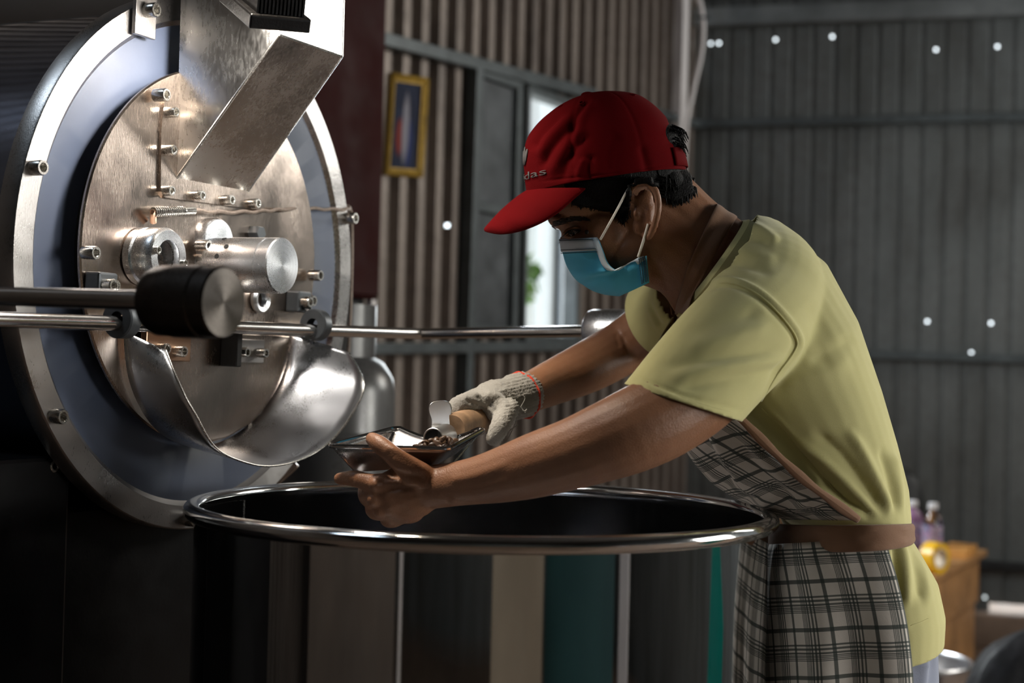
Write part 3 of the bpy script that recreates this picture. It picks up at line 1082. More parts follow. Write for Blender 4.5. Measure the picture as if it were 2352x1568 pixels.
# ---- right-hand background: bench, bottles, chair, basin, bags
tz = P(2265, 1262, 5.45).z                      # table top height
tA, tB = P(2268, 1262, 5.45), P(2128, 1338, 4.57)
tA.z = tB.z = tz
edge = xy(tB - tA)
inw = Vector((edge.y, -edge.x, 0)).normalized()
if inw.x > 0:
    inw = -inw
t = thing('low_bench', xy((tA + tB) / 2), 'low brown plywood work bench behind the worker, with black steel legs', 'bench')
e2 = edge / 2
wd2 = inw * .28
topc = (tA + tB) / 2 + wd2
MB().box(topc + Vector((0, 0, -.012)), e2, wd2, Vector((0, 0, .012))).build('tabletop', 'table', t, smooth=False, bevel=.003)
MB().box(topc - wd2 + inw * .02 + Vector((0, 0, -.10)) - e2 * -.06, e2 * .88, inw.normalized() * .008, Vector((0, 0, .085))).build('side_panel', 'table', t, smooth=False, bevel=.002)
for s in (-1, 1):
    for w in (.06, .50):
        MB().box((tA + tB) / 2 - e2 * (s * .84) + inw * w + Vector((0, 0, -.012 - tz / 2)), edge.normalized() * .028, inw * .028, Vector((0, 0, tz / 2 - .012))).build('leg', 'table_leg', t, smooth=False, bevel=.003)
MB().box(topc - wd2 + inw * .03 + Vector((0, 0, -tz * .62)), e2 * .8, inw * .006, Vector((0, 0, tz * .27))).build('kick_board', 'table', t, smooth=False, bevel=.002)


def bottle(px, pyb, Z, h, r, label, fill):
    c = P(px, pyb, Z)
    c.z = tz
    t = thing('drink_bottle', c, label, 'bottle', 'plastic drink bottles on the bench')
    prof = [(0, 0), (r * .8, 0), (r, .01), (r, h * .30), (r * .95, h * .33), (r, h * .36), (r, h * .68), (r * .75, h * .80), (.013, h * .88), (.013, h * .92), (0, h * .92)]
    MB().lathe(prof, c, (0, 0, 1), 24).build('bottle_body', fill, t)
    MB().lathe([(r * 1.012, h * .30), (r * 1.012, h * .66)], c, (0, 0, 1), 24).build('label_sleeve', 'label', t)
    MB().lathe([(0, h), (.014, h), (.0165, h - .003), (.0165, h * .905), (.0135, h * .90)], c, (0, 0, 1), 20).build('bottle_cap', 'cap_white', t)


bottle(2095, 1278, 4.98, .222, .037, 'purple drink bottle with white cap, half hidden behind the worker', 'purple')
bottle(2141, 1290, 4.90, .222, .033, 'clear plastic bottle with a printed label, right one of the two on the bench', 'pet')
# yellow tape roll and a wooden offcut on the bench
c = P(2146, 1304, 4.75)
c.z = tz + .052
t = thing('tape_roll', c - Vector((0, 0, .052)), 'yellow roll of adhesive tape standing on the bench edge', 'tape')
MB().lathe([(.034, -.024), (.052, -.024), (.052, .024), (.034, .024), (.034, -.024)], c, (0.6, -0.8, 0), 32).build('tape', 'tape', t)
MB().lathe([(.031, -.025), (.034, -.025), (.034, .025), (.031, .025), (.031, -.025)], c, (0.6, -0.8, 0), 32).build('tape_core', 'cream_board', t)
c = P(2200, 1276, 5.25)
c.z = tz + .018
MB().box(c, edge.normalized() * .10, inw * .05, Vector((0, 0, .018))).build('wood_block', 'orange_wood', org=c - Vector((0, 0, .018)), smooth=False, bevel=.003, label='short pale wooden block lying on the far end of the bench', category='wood')
# rounded black backpack standing on the bench behind the bottles
c = P(2076, 1200, 5.22)
c.z = tz
hb_ = P(2076, 1084, 5.22).z - tz
wv = Vector((RGT.x, RGT.y, 0)).normalized()
dv = Vector((-wv.y, wv.x, 0))
t = thing('black_backpack', c, 'rounded black backpack standing on the bench behind the purple bottle', 'backpack')
mb = MB()
mb.loft([[c + wv * (.075 * r * math.copysign(abs(math.cos(a)) ** .7, math.cos(a))) + dv * (.05 * r * math.copysign(abs(math.sin(a)) ** .7, math.sin(a))) + Vector((0, 0, hb_ * h)) for a in np.linspace(0, 2 * PI, 28, endpoint=False)] for h, r in ((0, .85), (.04, .98), (.3, 1.02), (.6, 1.0), (.8, .86), (.92, .62), (.98, .34), (1.0, .08))])
mb.build('pack_body', 'chair', t, subsurf=1)
mb = MB()
mb.loft([[c - dv * .052 + wv * (.055 * r * math.cos(a)) + Vector((0, 0, hb_ * (.28 + .2 * r * math.sin(a)))) - dv * o_ for a in np.linspace(0, 2 * PI, 24, endpoint=False)] for r, o_ in ((1, -.01), (1, .008), (.9, .014), (.3, .016))])
mb.build('front_pocket', 'chair', t)
MB().tube([c + Vector((0, 0, hb_ * .97)) + wv * (.022 * math.cos(a)) + Vector((0, 0, .022 * math.sin(a))) for a in np.linspace(0, PI, 9)], .005, 8).build('carry_loop', 'table_leg', t)
# aluminium basin on a low stand of itself on the floor
bz = 4.15
bc = P(2092, 1515, bz)
zr = bc.z
rb_ = 134 / FPX * bz
t = thing('metal_basin', xy(bc), 'round aluminium basin on the floor beyond the worker', 'basin')
MB().lathe([(0, .006), (rb_ * .72, .006), (rb_ * .80, .03), (rb_ * .97, zr - .004), (rb_, zr), (rb_ * 1.03, zr), (rb_ * 1.035, zr - .006), (rb_ * 1.0, zr - .008), (rb_ * .83, .02), (rb_ * .74, 0), (0, 0)], xy(bc), (0, 0, 1), 56).build('bowl', 'basin', t)
MB().lathe([(rb_ * 1.02, -.004), (rb_ * 1.045, 0), (rb_ * 1.02, .005), (rb_ * 1.0, .001), (rb_ * 1.02, -.004)], xy(bc, zr), (0, 0, 1), 56).build('rolled_rim', 'basin', t)


def bag(px, py, Z, sx, sz_, name, label):
    c = P(px, py, Z)
    mb = MB()
    rings = []
    N = 32
    for k in range(10):
        u = k / 9
        rr = (.88 + .25 * u) * math.sqrt(max(0, 1 - u ** 2.4)) + .02
        rings.append([xy(c, .002 + sz_ * u) + Vector((math.cos(a), math.sin(a) * .8, 0)) * (sx * rr * (1 + .09 * math.sin(5 * a + 3 * u) + .05 * math.sin(11 * a - 7 * u))) for a in np.linspace(0, 2 * PI, N, endpoint=False)])
    mb.loft(rings)
    mb.build(name, 'bag', org=xy(c), subsurf=1, label=label, category='bag')


bag(2372, 1560, 3.66, .20, .47, 'black_bag', 'lumpy black bag slumped on the floor right of the basin')
bag(2350, 1640, 3.2, .18, .26, 'black_cloth_bundle', 'flat black bundle on the floor in front of the black bag')

# long teal plastic paddle and its stand right of the frame: it shows mirrored in the tub
c = Vector((1.36, 1.80, 0))
t = thing('plastic_paddle', c, 'long teal plastic paddle standing right of the frame, mirrored in the steel tub', 'paddle')
MB().prism([c + Vector((0, y, z)) for y, z in ((-.12, .20), (.10, .10), (.14, .62), (.02, .86), (-.05, .84))], (.014, 0, 0)).build('blade', 'teal_plastic', t, smooth=False, bevel=.003)
MB().tube([c + Vector((.007, 0, .13)), c + Vector((.007, 0, .012))], .012, 12).build('foot', 'teal_plastic', t)
MB().lathe([(0, 0), (.09, 0), (.09, .012), (0, .014)], c + Vector((.007, 0, 0)), (0, 0, 1), 24).build('stand', 'table_leg', t)


# boards standing round the near side of the tub, behind the photographer: they show mirrored in its wall
def stand_board(a0, a1, r, z1, mat, name, label, cat, thick=.012):
    c0 = Vector((-.03, 1.43, 0))
    a, b = (c0 + Vector((math.sin(math.radians(q)), -math.cos(math.radians(q)), 0)) * r for q in (a0, a1))
    ax = (b - a) / 2
    n = Vector((-ax.y, ax.x, 0)).normalized() * thick
    mid = (a + b) / 2
    MB().box(mid + Vector((0, 0, z1 / 2)), ax, n, Vector((0, 0, z1 / 2))).build(name, mat, org=mid, smooth=False, bevel=.003, label=label, category=cat)


stand_board(6, 26.5, 1.66, 1.25, 'cream_board', 'plywood_sheet', 'cream plywood sheet behind the camera, mirrored as a pale strip in the tub', 'board')
stand_board(27.5, 56, 1.66, 1.25, 'teal_board', 'green_panel', 'deep green panel beside the plywood sheet, mirrored dark green in the tub', 'panel')
stand_board(58.5, 62.5, 1.62, 1.25, 'pale_post', 'white_post', 'narrow pale post mirrored in the tub right of the green panel', 'post', .04)
stand_board(-70, -33.5, 1.66, 1.1, 'screen', 'brown_screen', 'brown board screen mirrored in the left half of the tub', 'board')
stand_board(-31.8, -30.6, 1.62, 1.25, 'pale_post', 'thin_batten', 'thin pale upright batten mirrored left of the tub centre', 'batten', .015)

# ------------------------------------------------------------------ the roaster
PC = P(482, 609, 2.0)
_az, _el = 1.122, -0.0226
NN = Vector((math.sin(_az) * math.cos(_el), -math.cos(_az) * math.cos(_el), math.sin(_el)))
TT = Vector((0, 0, 1)).cross(NN).normalized()
VV = NN.cross(TT).normalized()
RO = 0.3700


def onp(px, py, off=0.0):
    return onplane(px, py, PC + NN * off, NN)


def loc2(w):
    d = w - PC
    return d.dot(TT), d.dot(VV)


def pl(t, v, o=0.0):
    return PC + TT * t + VV * v + NN * o


roaster = thing('coffee_roaster', xy(PC - NN * .3), 'large steel drum coffee roaster with a round face plate, at the left', 'coffee roaster')


def bolt_mesh(r, h):
    return MB().lathe([(0, 0), (r, 0), (r, h * .9), (r * .9, h), (r * .62, h), (r * .5, h - r * .1, 1), (r * .5, h * .45, 1), (0, h * .45)], (0, 0, 0), (0, 0, 1), 24).mesh('bolt')


BOLT = {}


def bolt(p, axis, r=0.0085, h=0.017, parent=None, name='bolt'):
    key = (round(r, 4), round(h, 4))
    ax = Vector(axis).normalized()
    m = ax.to_track_quat('Z', 'Y').to_matrix().to_4x4() @ Matrix.Rotation(random.random() * 2, 4, 'Z')
    m.translation = p
    if key not in BOLT:
        me = bolt_mesh(r, h)
        o = link_mesh(me, name, 'bolt', parent, ORG[parent.name], angle=30)
        BOLT[key] = o
        mm = m.copy()
        mm.translation = mm.translation - ORG[parent.name]
        o.matrix_local = mm
        return o
    return inst(BOLT[key], name, parent, m)


# drum shell behind the plate, black sleeve for the shaded gap, flange ring, blue ring, face plate
MB().lathe([(0.0, -.86), (.340, -.86), (.352, -.85), (.352, -.07), (.352, -.03)], PC, NN, 96).build('drum_shell', 'drum', roaster)
MB().lathe([(.346, -.60), (.358, -.60), (.358, -.57), (.346, -.57), (.346, -.60)], PC, NN, 96).build('shell_band', 'drum', roaster)
ring = MB().lathe([(.322, -.030), (RO - .003, -.030), (RO, -.027), (RO, -.003), (RO - .002, 0), (.3375, 0), (.336, -.002), (.322, -.012), (.322, -.03)], PC, NN, 128).build('flange_ring', 'flange', roaster)
ci = loc2(onp(483, 592, .022))
PI_C = pl(ci[0], ci[1])
RI = 0.2555
MB().lathe([(.10, -.020), (.337, -.020), (.337, -.010), (.334, -.006), (.24, -.006), (.22, -.02)], PC, NN, 128).build('insulation_ring', 'blue', roaster)
MB().lathe([(RI - .022, -.006), (RI - .022, .017), (.1, .017)], PI_C, NN, 96).build('gap_shade_sleeve', 'gap', roaster)  # black sleeve paints in the shade of the gap behind the plate
face = MB().lathe([(0, .024), (RI - .002, .024), (RI, .022), (RI, .019), (RI - .002, .017), (0.0, .017)], PI_C, NN, 128).build('face_plate', 'face', roaster)
for x, y in ((75, 385), (122, 955), (797, 501), (427, 1192)):
    bolt(onp(x, y, 0), NN, .0095, .017, ring)
# square clamp plate with its bolt at the top of the flange, small clip at the right
c = onp(328, 32, .004)
cp = MB().box(c + NN * .003, TT * .020, VV * .030, NN * .003).build('clamp_plate', 'flange', roaster, smooth=False, bevel=.001)
bolt(c + NN * .006 + VV * .004, NN, .0095, .017, cp)
c = onp(806, 500, -.006)
MB().box(c, TT * .017, VV * .007, NN * .002).build('wire_clip', 'copper', roaster, smooth=False, bevel=.0008)
for x, y in ((357, 219), (194, 580), (713, 632), (455, 565), (240, 656), (698, 690)):
    bolt(onp(x, y, .030), NN, .0085, .019, face)
MB().lathe([(0, .016), (.009, .016, 1), (.010, .013, 1), (.010, 0, 1), (0.0, 0)], onp(580, 536, .024), NN, 24).build('hex_bolt', 'dark_iron', face)

# hopper: flanged bottom, two upright side sheets, sloping floor, upright front
A = onp(405, 410, .026)
B = onp(568, 440, .026)
Lh = None


def solve_out(px, py, base):
    """point on the vertical plane through base spanned by NN and VV seen at the pixel"""
    return onplane(px, py, base, TT)


E_ = solve_out(640, 80, A)
D_ = solve_out(785, 130, B)
top = 2.05
E_t = Vector((E_.x, E_.y, top))
D_t = Vector((D_.x, D_.y, top))
off = (A - PC).dot(NN)
A_t = Vector((A.x, A.y, top))
B_t = Vector((B.x, B.y, top))
hop = MB()
hop.add([A, B, D_, E_], [(0, 1, 2, 3)])
hop.add([A, E_, E_t, A_t], [(0, 1, 2, 3)])
hop.add([B, B_t, D_t, D_], [(0, 1, 2, 3)])
hop.add([E_, D_, D_t, E_t], [(0, 1, 2, 3)])
hop.add([A_t, E_t, D_t, B_t], [(0, 1, 2, 3)])
hopper = hop.build('feed_hopper', 'hopper', roaster, smooth=False, solid=.0022, fixn=True)
# folded seams along the edges
for a, b in ((A, E_), (E_, D_), (D_, B), (E_, E_t), (D_, D_t), (A, B)):
    MB().tube([a, b], .0020, 8).build('weld_seam', 'bolt', hopper)
# mounting flange (an upright strip and a strip along the bottom)
fl = [onp(x, y, .024) for x, y in ((376, 233), (366, 440), (376, 455), (560, 478), (588, 478), (593, 380))]
g = [onp(x, y, .024) for x, y in ((372, 233), (365, 300), (364, 440), (374, 454), (470, 466), (592, 482), (592, 400), (568, 405), (560, 438), (410, 410), (410, 240))]
mf = MB().prism(g, NN * .004).build('mounting_flange', 'face', hopper, smooth=False)
for x, y in ((388, 258), (383, 345), (378, 438), (449, 449), (517, 459), (577, 467)):
    bolt(onp(x, y, .028), NN, .0068, .013, mf)

# temperature probe with wire across the plate
pr0, pr1 = onp(352, 487, .036), onp(446, 484, .044)
pr = MB().tube([onp(352, 510, .03), onp(352, 490, .036), pr0, pr0.lerp(pr1, .06)], .0045, 10).build('probe_elbow', 'copper', roaster)
mb = MB()
rows, rad = [], []
for k in range(81):
    rows.append(pr0.lerp(pr1, k / 80))
    rad.append(.0058 + (.0010 if k % 4 < 2 else 0) if k < 60 else .0052)
mb.tube(rows, rad, 12).build('probe_sleeve', 'bolt', pr)
wp = [(446, 484, .044), (500, 487, .040), (560, 487, .038), (610, 484, .036), (650, 481, .032), (700, 479, .014), (750, 480, .010), (792, 481, .004), (804, 478, -.012)]
mb = MB()
cw = crom([tuple(onp(*w)) for w in wp], 8)
mb.tube([Vector(q) + VV * .0012 * math.sin(i * .9) for i, q in enumerate(cw)], .0026, 8).build('probe_wire', 'wire', pr)
cw = crom([tuple(onp(*w)) for w in ((800, 474, -.008), (806, 490, -.02), (808, 560, -.035), (805, 700, -.035), (797, 860, -.04))], 8)
MB().tube([Vector(q) for q in cw], .0032, 8).build('probe_cable', 'wire', pr)

# sight glass with beans behind it
c = onp(388, 590, .070)
so = (c - PC).dot(NN)
c0 = c - NN * (so - .024)
H = so - .024
sg = turn([(.032, 0), (.0375, .002), (.0375, .012), (.0345, .014), (.0345, .018), (.0375, .020), (.0375, H - .006), (.034, H), (.022, H), (.0205, H - .003), (.0205, .004), (0, .004)], c0, NN, 'sight_glass', 'turned', roaster)
MB().lathe([(0, H - .012), (.0205, H - .012), (.0205, H - .009), (0, H - .009)], c0, NN, 40).build('sight_pane', 'glass', roaster)
mb = MB()
for i in range(70):
    a, r = rng.random() * 2 * PI, .019 * math.sqrt(rng.random())
    t_, v_ = r * math.cos(a), r * math.sin(a)
    if v_ > .006 + rng.normal() * .002:
        continue
    cc_ = c0 + TT * t_ + VV * v_ + NN * (.008 + .010 * rng.random())
    u = Vector(rng.normal(size=3)).normalized()
    w = u.cross(Vector(rng.normal(size=3))).normalized()
    mb.ell(cc_, u * .0052, w * .0036, u.cross(w) * .0028, 10, 6)
mb.build('seen_beans', 'bean', roaster)['kind'] = 'stuff'
for a in (2.9, 6.05):
    bolt(c0 + NN * H + (TT * math.cos(a) + VV * math.sin(a)) * .0275, NN, .0052, .006, roaster)
# bearing cap beside it, trier housing cylinder and small lower ring
turn([(.0335, 0), (.0335, .012), (.031, .016), (.012, .017), (0, .017)], onp(482, 556, .024), NN, 'bearing_cap', 'turned', roaster)
c1 = onp(649, 610, .150)
o1 = (c1 - PC).dot(NN)
b0 = c1 - NN * (o1 - .024)
Lc = o1 - .024
hs = turn([(.026, 0), (.026, .018), (.0375, .020), (.0375, Lc - .022), (.0365, Lc - .021), (.0365, Lc - .019), (.0375, Lc - .018), (.0375, Lc - .002), (.036, Lc), (.0005, Lc), (0, Lc - .001)], b0, NN, 'sampler_housing', 'turned', roaster, 64)
for a, h in ((2.0, .040), (2.5, .055), (2.9, .045)):
    d = TT * math.cos(a) + VV * math.sin(a)
    MB().lathe([(0, .0008), (.0035, .0008), (.0035, -.001)], b0 + NN * h + d * .0375, d, 12).build('set_screw', 'gap', roaster)
MB().lathe([(.012, 0), (.018, .002), (.020, .008), (.017, .012), (.011, .010)], onp(590, 688, .024), NN, 32).build('outlet_ring', 'turned', roaster)

# discharge door inside the chute with its hinge blocks
dp = [onp(x, y, .027) for x, y in ((341, 752), (660, 772), (652, 850), (628, 905), (575, 970), (512, 1005), (450, 1016), (405, 1006), (362, 975), (340, 930))]
door = MB().prism(dp, NN * .005).build('discharge_door', 'face', roaster, smooth=False, bevel=.0015)
hb = MB().box(onp(382, 787, .038), TT * .045, VV * .024, NN * .005).build('hinge_block', 'copper', door, smooth=False, bevel=.0015)
bolt(onp(405, 806, .043), NN, .0075, .014, door)
bolt(onp(366, 800, .043), NN, .0075, .014, door)
MB().box(onp(570, 806, .036), TT * .034, VV * .017, NN * .004).build('hinge_block', 'flange', door, smooth=False, bevel=.0015)
MB().box(onp(532, 792, .046), TT * .006, VV * .030, NN * .014).build('hinge_arm', 'gap', door, smooth=False, bevel=.0015)
for x, y in ((551, 808), (594, 810)):
    bolt(onp(x, y, .042), NN, .0068, .014, door)

# discharge chute: flared trough bent from one sheet
B_ = [(285, 760), (286, 800), (296, 870), (322, 935), (358, 985), (402, 1014), (450, 1026), (512, 1014), (572, 974), (626, 905), (652, 845), (663, 795), (668, 765)]
M_ = [(381, 804, .075), (405, 866, .098), (430, 920, .110), (452, 955, .116), (474, 1000, .122), (500, 1034, .128), (548, 1057, .133), (612, 1071, .138), (690, 1056, .140), (765, 1008, .140), (815, 940, .140), (838, 880, .134), (800, 808, .108)]
def evened(c):
    c = lerp_curve(c, 64)
    for _ in range(3):
        c[1:-1] = (c[:-2] + 2 * c[1:-1] + c[2:]) / 4
    return c


bc_ = evened(B_)
mc_ = evened(M_)
rows = []
for k in range(9):
    u = k / 8
    row = []
    for bq, mq in zip(bc_, mc_):
        a = onp(bq[0], bq[1], .030)
        b = onp(mq[0], mq[1], mq[2])
        row.append(a.lerp(b, u))
    rows.append(row)
chute = MB().grid(rows).build('discharge_chute', 'sheet', roaster, solid=.0016, fixn=False)
MB().tube([onp(*q) for q in mc_], .0014, 8).build('chute_lip', 'bolt', chute)

# shaft across the plate, bearings, lever arms and their two counterweights
SO = .072
sA, sB = onp(-190, 727, SO), onp(960, 766, SO)
far_end = onplane(1352, 759, sB, TT)
shaft_r = .0092
m1 = sB + (sA - sB).normalized() * .012
shaft = MB().tube([sA, m1, sB + NN * .006, far_end + NN * .02], shaft_r, 20).build('lever_shaft', 'rod', roaster)
near_k = P(356, 690, 1.375)
near_a = near_k - NN * .30
near_a = sA + (near_k - NN * (near_k - sA).dot(NN) - sA) * 1.0
MB().tube([sA, near_a, near_a.lerp(near_k, .5), near_k + NN * .03], .0100, 20).build('lever_arm', 'rod', shaft)


def counterweight(p, label, mat):
    o = turn([(0, -.002), (.026, -.002), (.031, .001), (.034, .008), (.034, .026), (.0352, .0265), (.0352, .062), (.034, .0635), (.034, .080), (.0325, .082), (.0006, .082), (0, .081)], p, NN, 'counterweight', mat, shaft, 64)
    o['label'] = label


counterweight(near_k, 'dark turned counterweight in front', 'knob')
counterweight(far_end, 'bright counterweight beyond the arm', 'turned')
for (x, y), (bx, by), s in (((278, 733), (232, 655), .022), ((724, 746), (686, 693), .022)):
    c = onp(x, y, SO)
    d = TT
    cl = MB().lathe([(.0095, -.008), (.022, -.008), (.0235, -.006), (.0235, .010), (.022, .012), (.016, .0125), (.015, .009), (.0095, .009)], c, d, 40).build('shaft_bearing', 'dark_iron', roaster)
    bp = onp(bx, by, .036)
    MB().box(bp, TT * .017, VV * .016, NN * .012).build('bearing_block', 'dark_iron', cl, smooth=False, bevel=.003)
    mid_ = bp.lerp(c, .55) + NN * .008
    MB().tube([bp + NN * .006, mid_, c + VV * .018], .006, 8).build('hanger', 'dark_iron', cl)
    bolt(onp(bx + 10, by, .048), NN, .0082, .014, cl)

# cabinet under the drum, its bolts, stand leg
cab_top = onp(60, 1050, -.05).z
wl = loc2(onp(-40, 1100, -.04))[0]
wr_ = loc2(onp(146, 1250, -.04))[0]
cab = MB().box(pl((wl + wr_) / 2 - .12, 0, -.45) * 1.0 + Vector((0, 0, -PC.z + cab_top / 2)), TT * ((wr_ - wl) / 2 + .12), NN * .41, Vector((0, 0, cab_top / 2))).build('side_cabinet', 'black', roaster, smooth=False, bevel=.006)
for x, y in ((116, 1070), (112, 1265), (107, 1447)):
    bolt(onp(x, y, -.040), NN, .0075, .008, cab)
MB().box(pl(-.10, 0, -.42) + Vector((0, 0, -PC.z + .455)), TT * .24, NN * .37, Vector((0, 0, .455))).build('base_cabinet', 'black', roaster, smooth=False, bevel=.008)
MB().lathe([(.02, -.05), (.30, -.05), (.334, -.022), (.334, -.012), (.10, -.012)], PC, NN, 96).build('lower_housing', 'black', roaster)
sa, sb_ = P(668, 1050, 2.30), P(600, 1110, 2.28)
d = (sb_ - sa).normalized()
sb2 = sa + d * ((sa.z - .01) / -d.z) if d.z < -.05 else sb_
sb2 = sa + d * .32
MB().box((sa + sb2) / 2, (sb2 - sa) / 2, d.cross(FWD).normalized() * .020, FWD * .006).build('stand_brace', 'face', roaster, smooth=False, bevel=.002)
# small fitting on top of the drum shell
cpt = P(55, 166, 2.12)
MB().lathe([(0, 0), (.018, 0), (.018, .05), (.020, .052), (.020, .075), (.012, .08), (0, .08)], cpt, NN, 24).build('shell_fitting', 'bolt', roaster)

# dark brown tube added over the drum to cover the brightly lit wall
d0, d1 = P(-260, -30, 2.75), P(420, -14, 2.95)
MB().tube([d0, d0.lerp(d1, .5), d1], .085, 32).build('cover_tube', 'ceil', roaster)
MB().tube([d1 - (d1 - d0).normalized() * .02, d1 + (d1 - d0).normalized() * .02], .093, 32).build('cover_collar', 'ceil', roaster)

# flood lamp clamped in front of the hopper
c00, c10, c01 = P(575, 43, 1.70), P(715, 55, 1.735), P(520, -6, 1.79)
ux = (c10 - c00).normalized()
uy = (c01 - c00) - ux * (c01 - c00).dot(ux)
uy = uy.normalized()
ln = ux.cross(uy)
if ln.dot(FWD) > 0:
    ln = -ln            # back of the lamp looks at the camera
WX = (c10 - c00).length / 2
WY = .072
lc = c00 + ux * WX + uy * WY
lamp = thing('flood_lamp', lc, 'black finned flood lamp clamped in front of the roaster hopper', 'lamp')
rows = []
for sx, sy, h in ((1, 1, -.012), (1, 1, .004), (.97, .95, .006)):
    rows.append([lc + ux * WX * sx * a + uy * WY * sy * b + ln * h for a, b in ((-1, -1), (1, -1), (1, 1), (-1, 1))])
bz_ = MB().loft(rows).build('lamp_bezel', 'lampblack', lamp, smooth=False, bevel=.002)
rows = []
for sx, sy, h in ((.80, .80, .004), (.80, .80, .022), (.70, .72, .036)):
    rows.append([lc + ux * (WX * sx * a + WX * .05) + uy * (WY * sy * b) + ln * h for a, b in ((-1, -1), (1, -1), (1, 1), (-1, 1))])
MB().loft(rows).build('lamp_housing', 'lampblack', lamp, smooth=False, bevel=.002)
nf = 13
for k in range(nf):
    u = -.72 + 1.5 * k / (nf - 1)
    base = lc + ux * (WX * u)
    poly = [base + uy * (WY * b) + ln * h for b, h in ((-.88, .005), (-.86, .026), (-.70, .042), (.70, .042), (.86, .026), (.88, .005))]
    MB().prism([p - ux * .0012 for p in poly], ux * .0024).build('cooling_fin', 'lampblack', lamp, smooth=False)
MB().box(lc - ln * .0125, ux * WX * .80, uy * WY * .80, ln * .0008).build('led_panel', 'led', lamp, smooth=False)
# bracket from the lamp to the hopper front
hb_ = E_t.lerp(D_t, .35)
hb_.z = lc.z + .10
MB().tube([lc + uy * WY * .7 + ln * .036, lc + uy * (WY * 1.5) + ln * .03, hb_ + NN * .01, hb_ - NN * .001], .006, 8).build('lamp_bracket', 'lampblack', lamp)
LAMP_C, LAMP_N = lc - ln * .020, -ln
lo = area('flood_lamp_light', LAMP_C, LAMP_C + (LAMP_N),   .07, .06, 2.5, (1.0, 0.93, 0.84))

# ------------------------------------------------------------------ the mixing tub
TZ = 1.785
TC = P(1108, 1171, TZ)
TR = .3535
zrim = TC.z
tub = thing('steel_tub', xy(TC), 'large round mirror-polished steel tub in front of the worker', 'tub')
MB().lathe([(TR, zrim - .004), (TR, zrim * .75), (TR, zrim * .5), (TR, zrim * .25), (TR, .012), (TR - .004, .006), (0, .006)], xy(TC), (0, 0, 1), 160).build('tub_wall', 'tub', tub)
MB().lathe([(TR - .003, zrim - .004), (TR - .003, .62), (TR - .02, .60), (0, .60)], xy(TC), (0, 0, 1), 160).build('tub_inside', 'tubin', tub)
bead = []
for k in range(17):
    a = 2 * PI * k / 16
    bead.append((TR + .003 + .0105 * math.cos(a), .0098 * math.sin(a)))
MB().lathe(bead, TC, (0, 0, 1), 160).build('rolled_rim', 'bead', tub)
a0 = -2.55
MB().box(xy(TC, zrim - .15) + Vector((math.cos(2.75), math.sin(2.75), 0)) * (TR - .0035), Vector((-math.sin(2.75), math.cos(2.75), 0)) * .0008, Vector((math.cos(2.75), math.sin(2.75), 0)) * .0006, Vector((0, 0, .145))).build('weld_seam', 'bolt', tub, smooth=False)

# ------------------------------------------------------------------ the worker
HZ = 1.88                                            # depth of the middle of the body
mb = MB()
# head
pell(mb, 1405, 392, HZ, 158, 146, -8, .074)
pell(mb, 1335, 470, HZ, 84, 72, 10, .060)
pell(mb, 1380, 548, HZ, 92, 82, 35, .066)
pell(mb, 1440, 585, HZ, 72, 72, 0, .064)
pell(mb, 1400, 628, HZ, 48, 42, 0, .040)
pell(mb, 1332, 588, HZ, 28, 42, 25, .016)           # nose (under the mask)
pell(mb, 1308, 545, HZ, 18, 28, -20, .013)
pell(mb, 1287, 511, HZ, 32, 16, 25, .046)           # brow ridge
pell(mb, 1352, 556, HZ - .043, 42, 24, 20, .015)    # cheekbone
pell(mb, 1328, 562, HZ - .036, 24, 12, 14, .011)
# ear
hx = [(1450, 462), (1449, 438), (1462, 423), (1482, 420), (1500, 430), (1510, 452), (1512, 480), (1506, 508), (1497, 532), (1488, 546), (1478, 540)]
ez = [1.806, 1.801, 1.796, 1.790, 1.786, 1.784, 1.784, 1.788, 1.794, 1.799, 1.804]
ec = crom([(x, y, z) for (x, y), z in zip(hx, ez)], 5)
for s in (0, 1):
    def em(q):
        p = P(*q)
        if s:
            d = (p - CAM).dot(FWD) - HZ
            p = p - FWD * (2 * d)
        return p
    mb.tube([em(q) for q in ec], [.0036 + .0012 * math.sin(PI * i / (len(ec) - 1)) for i in range(len(ec))], 10, True, None, True)
    R1, D1 = imgvec(1.8)
    for (cx, cy, rx, ry, dz, rz) in ((1480, 486, 27, 54, .076, .0042), (1468, 520, 16, 22, .074, .006), (1461, 490, 8, 14, .079, .005), (1484, 452, 17, 16, .079, .004), (1490, 500, 10, 30, .080, .0035)):
        c = P(cx, cy, HZ - dz) if not s else P(cx, cy, HZ - dz) + FWD * (2 * dz)
        mb.ell(c, R1 * rx, D1 * ry, FWD * rz, 16, 10)
# neck
limb(mb, [(1475, 500, HZ, .060), (1520, 540, HZ, .061), (1570, 575, HZ, .062), (1625, 620, HZ, .066), (1690, 680, HZ, .078)], 20, 4)
limb(mb, [(1520, 470, HZ, .052), (1580, 535, HZ, .055), (1640, 585, HZ, .058)], 18, 4)
limb(mb, [(1478, 600, HZ - .02, .030), (1545, 645, HZ - .012, .022), (1580, 700, HZ, .02)], 12, 4)


def ring_sec(b, f, half, Z, n=28, p=2.3):
    """body section: back and front contour points (pixels) and the half width along the view"""
    B, F_ = P(b[0], b[1], Z), P(f[0], f[1], Z)
    c = (B + F_) / 2
    A = (B - F_) / 2
    out = []
    for k in range(n):
        a = 2 * PI * k / n
        ca, sa = math.cos(a), math.sin(a)
        out.append(c + A * (math.copysign(abs(ca) ** (2 / p), ca)) + FWD * half * (math.copysign(abs(sa) ** (2 / p), sa)))
    return out


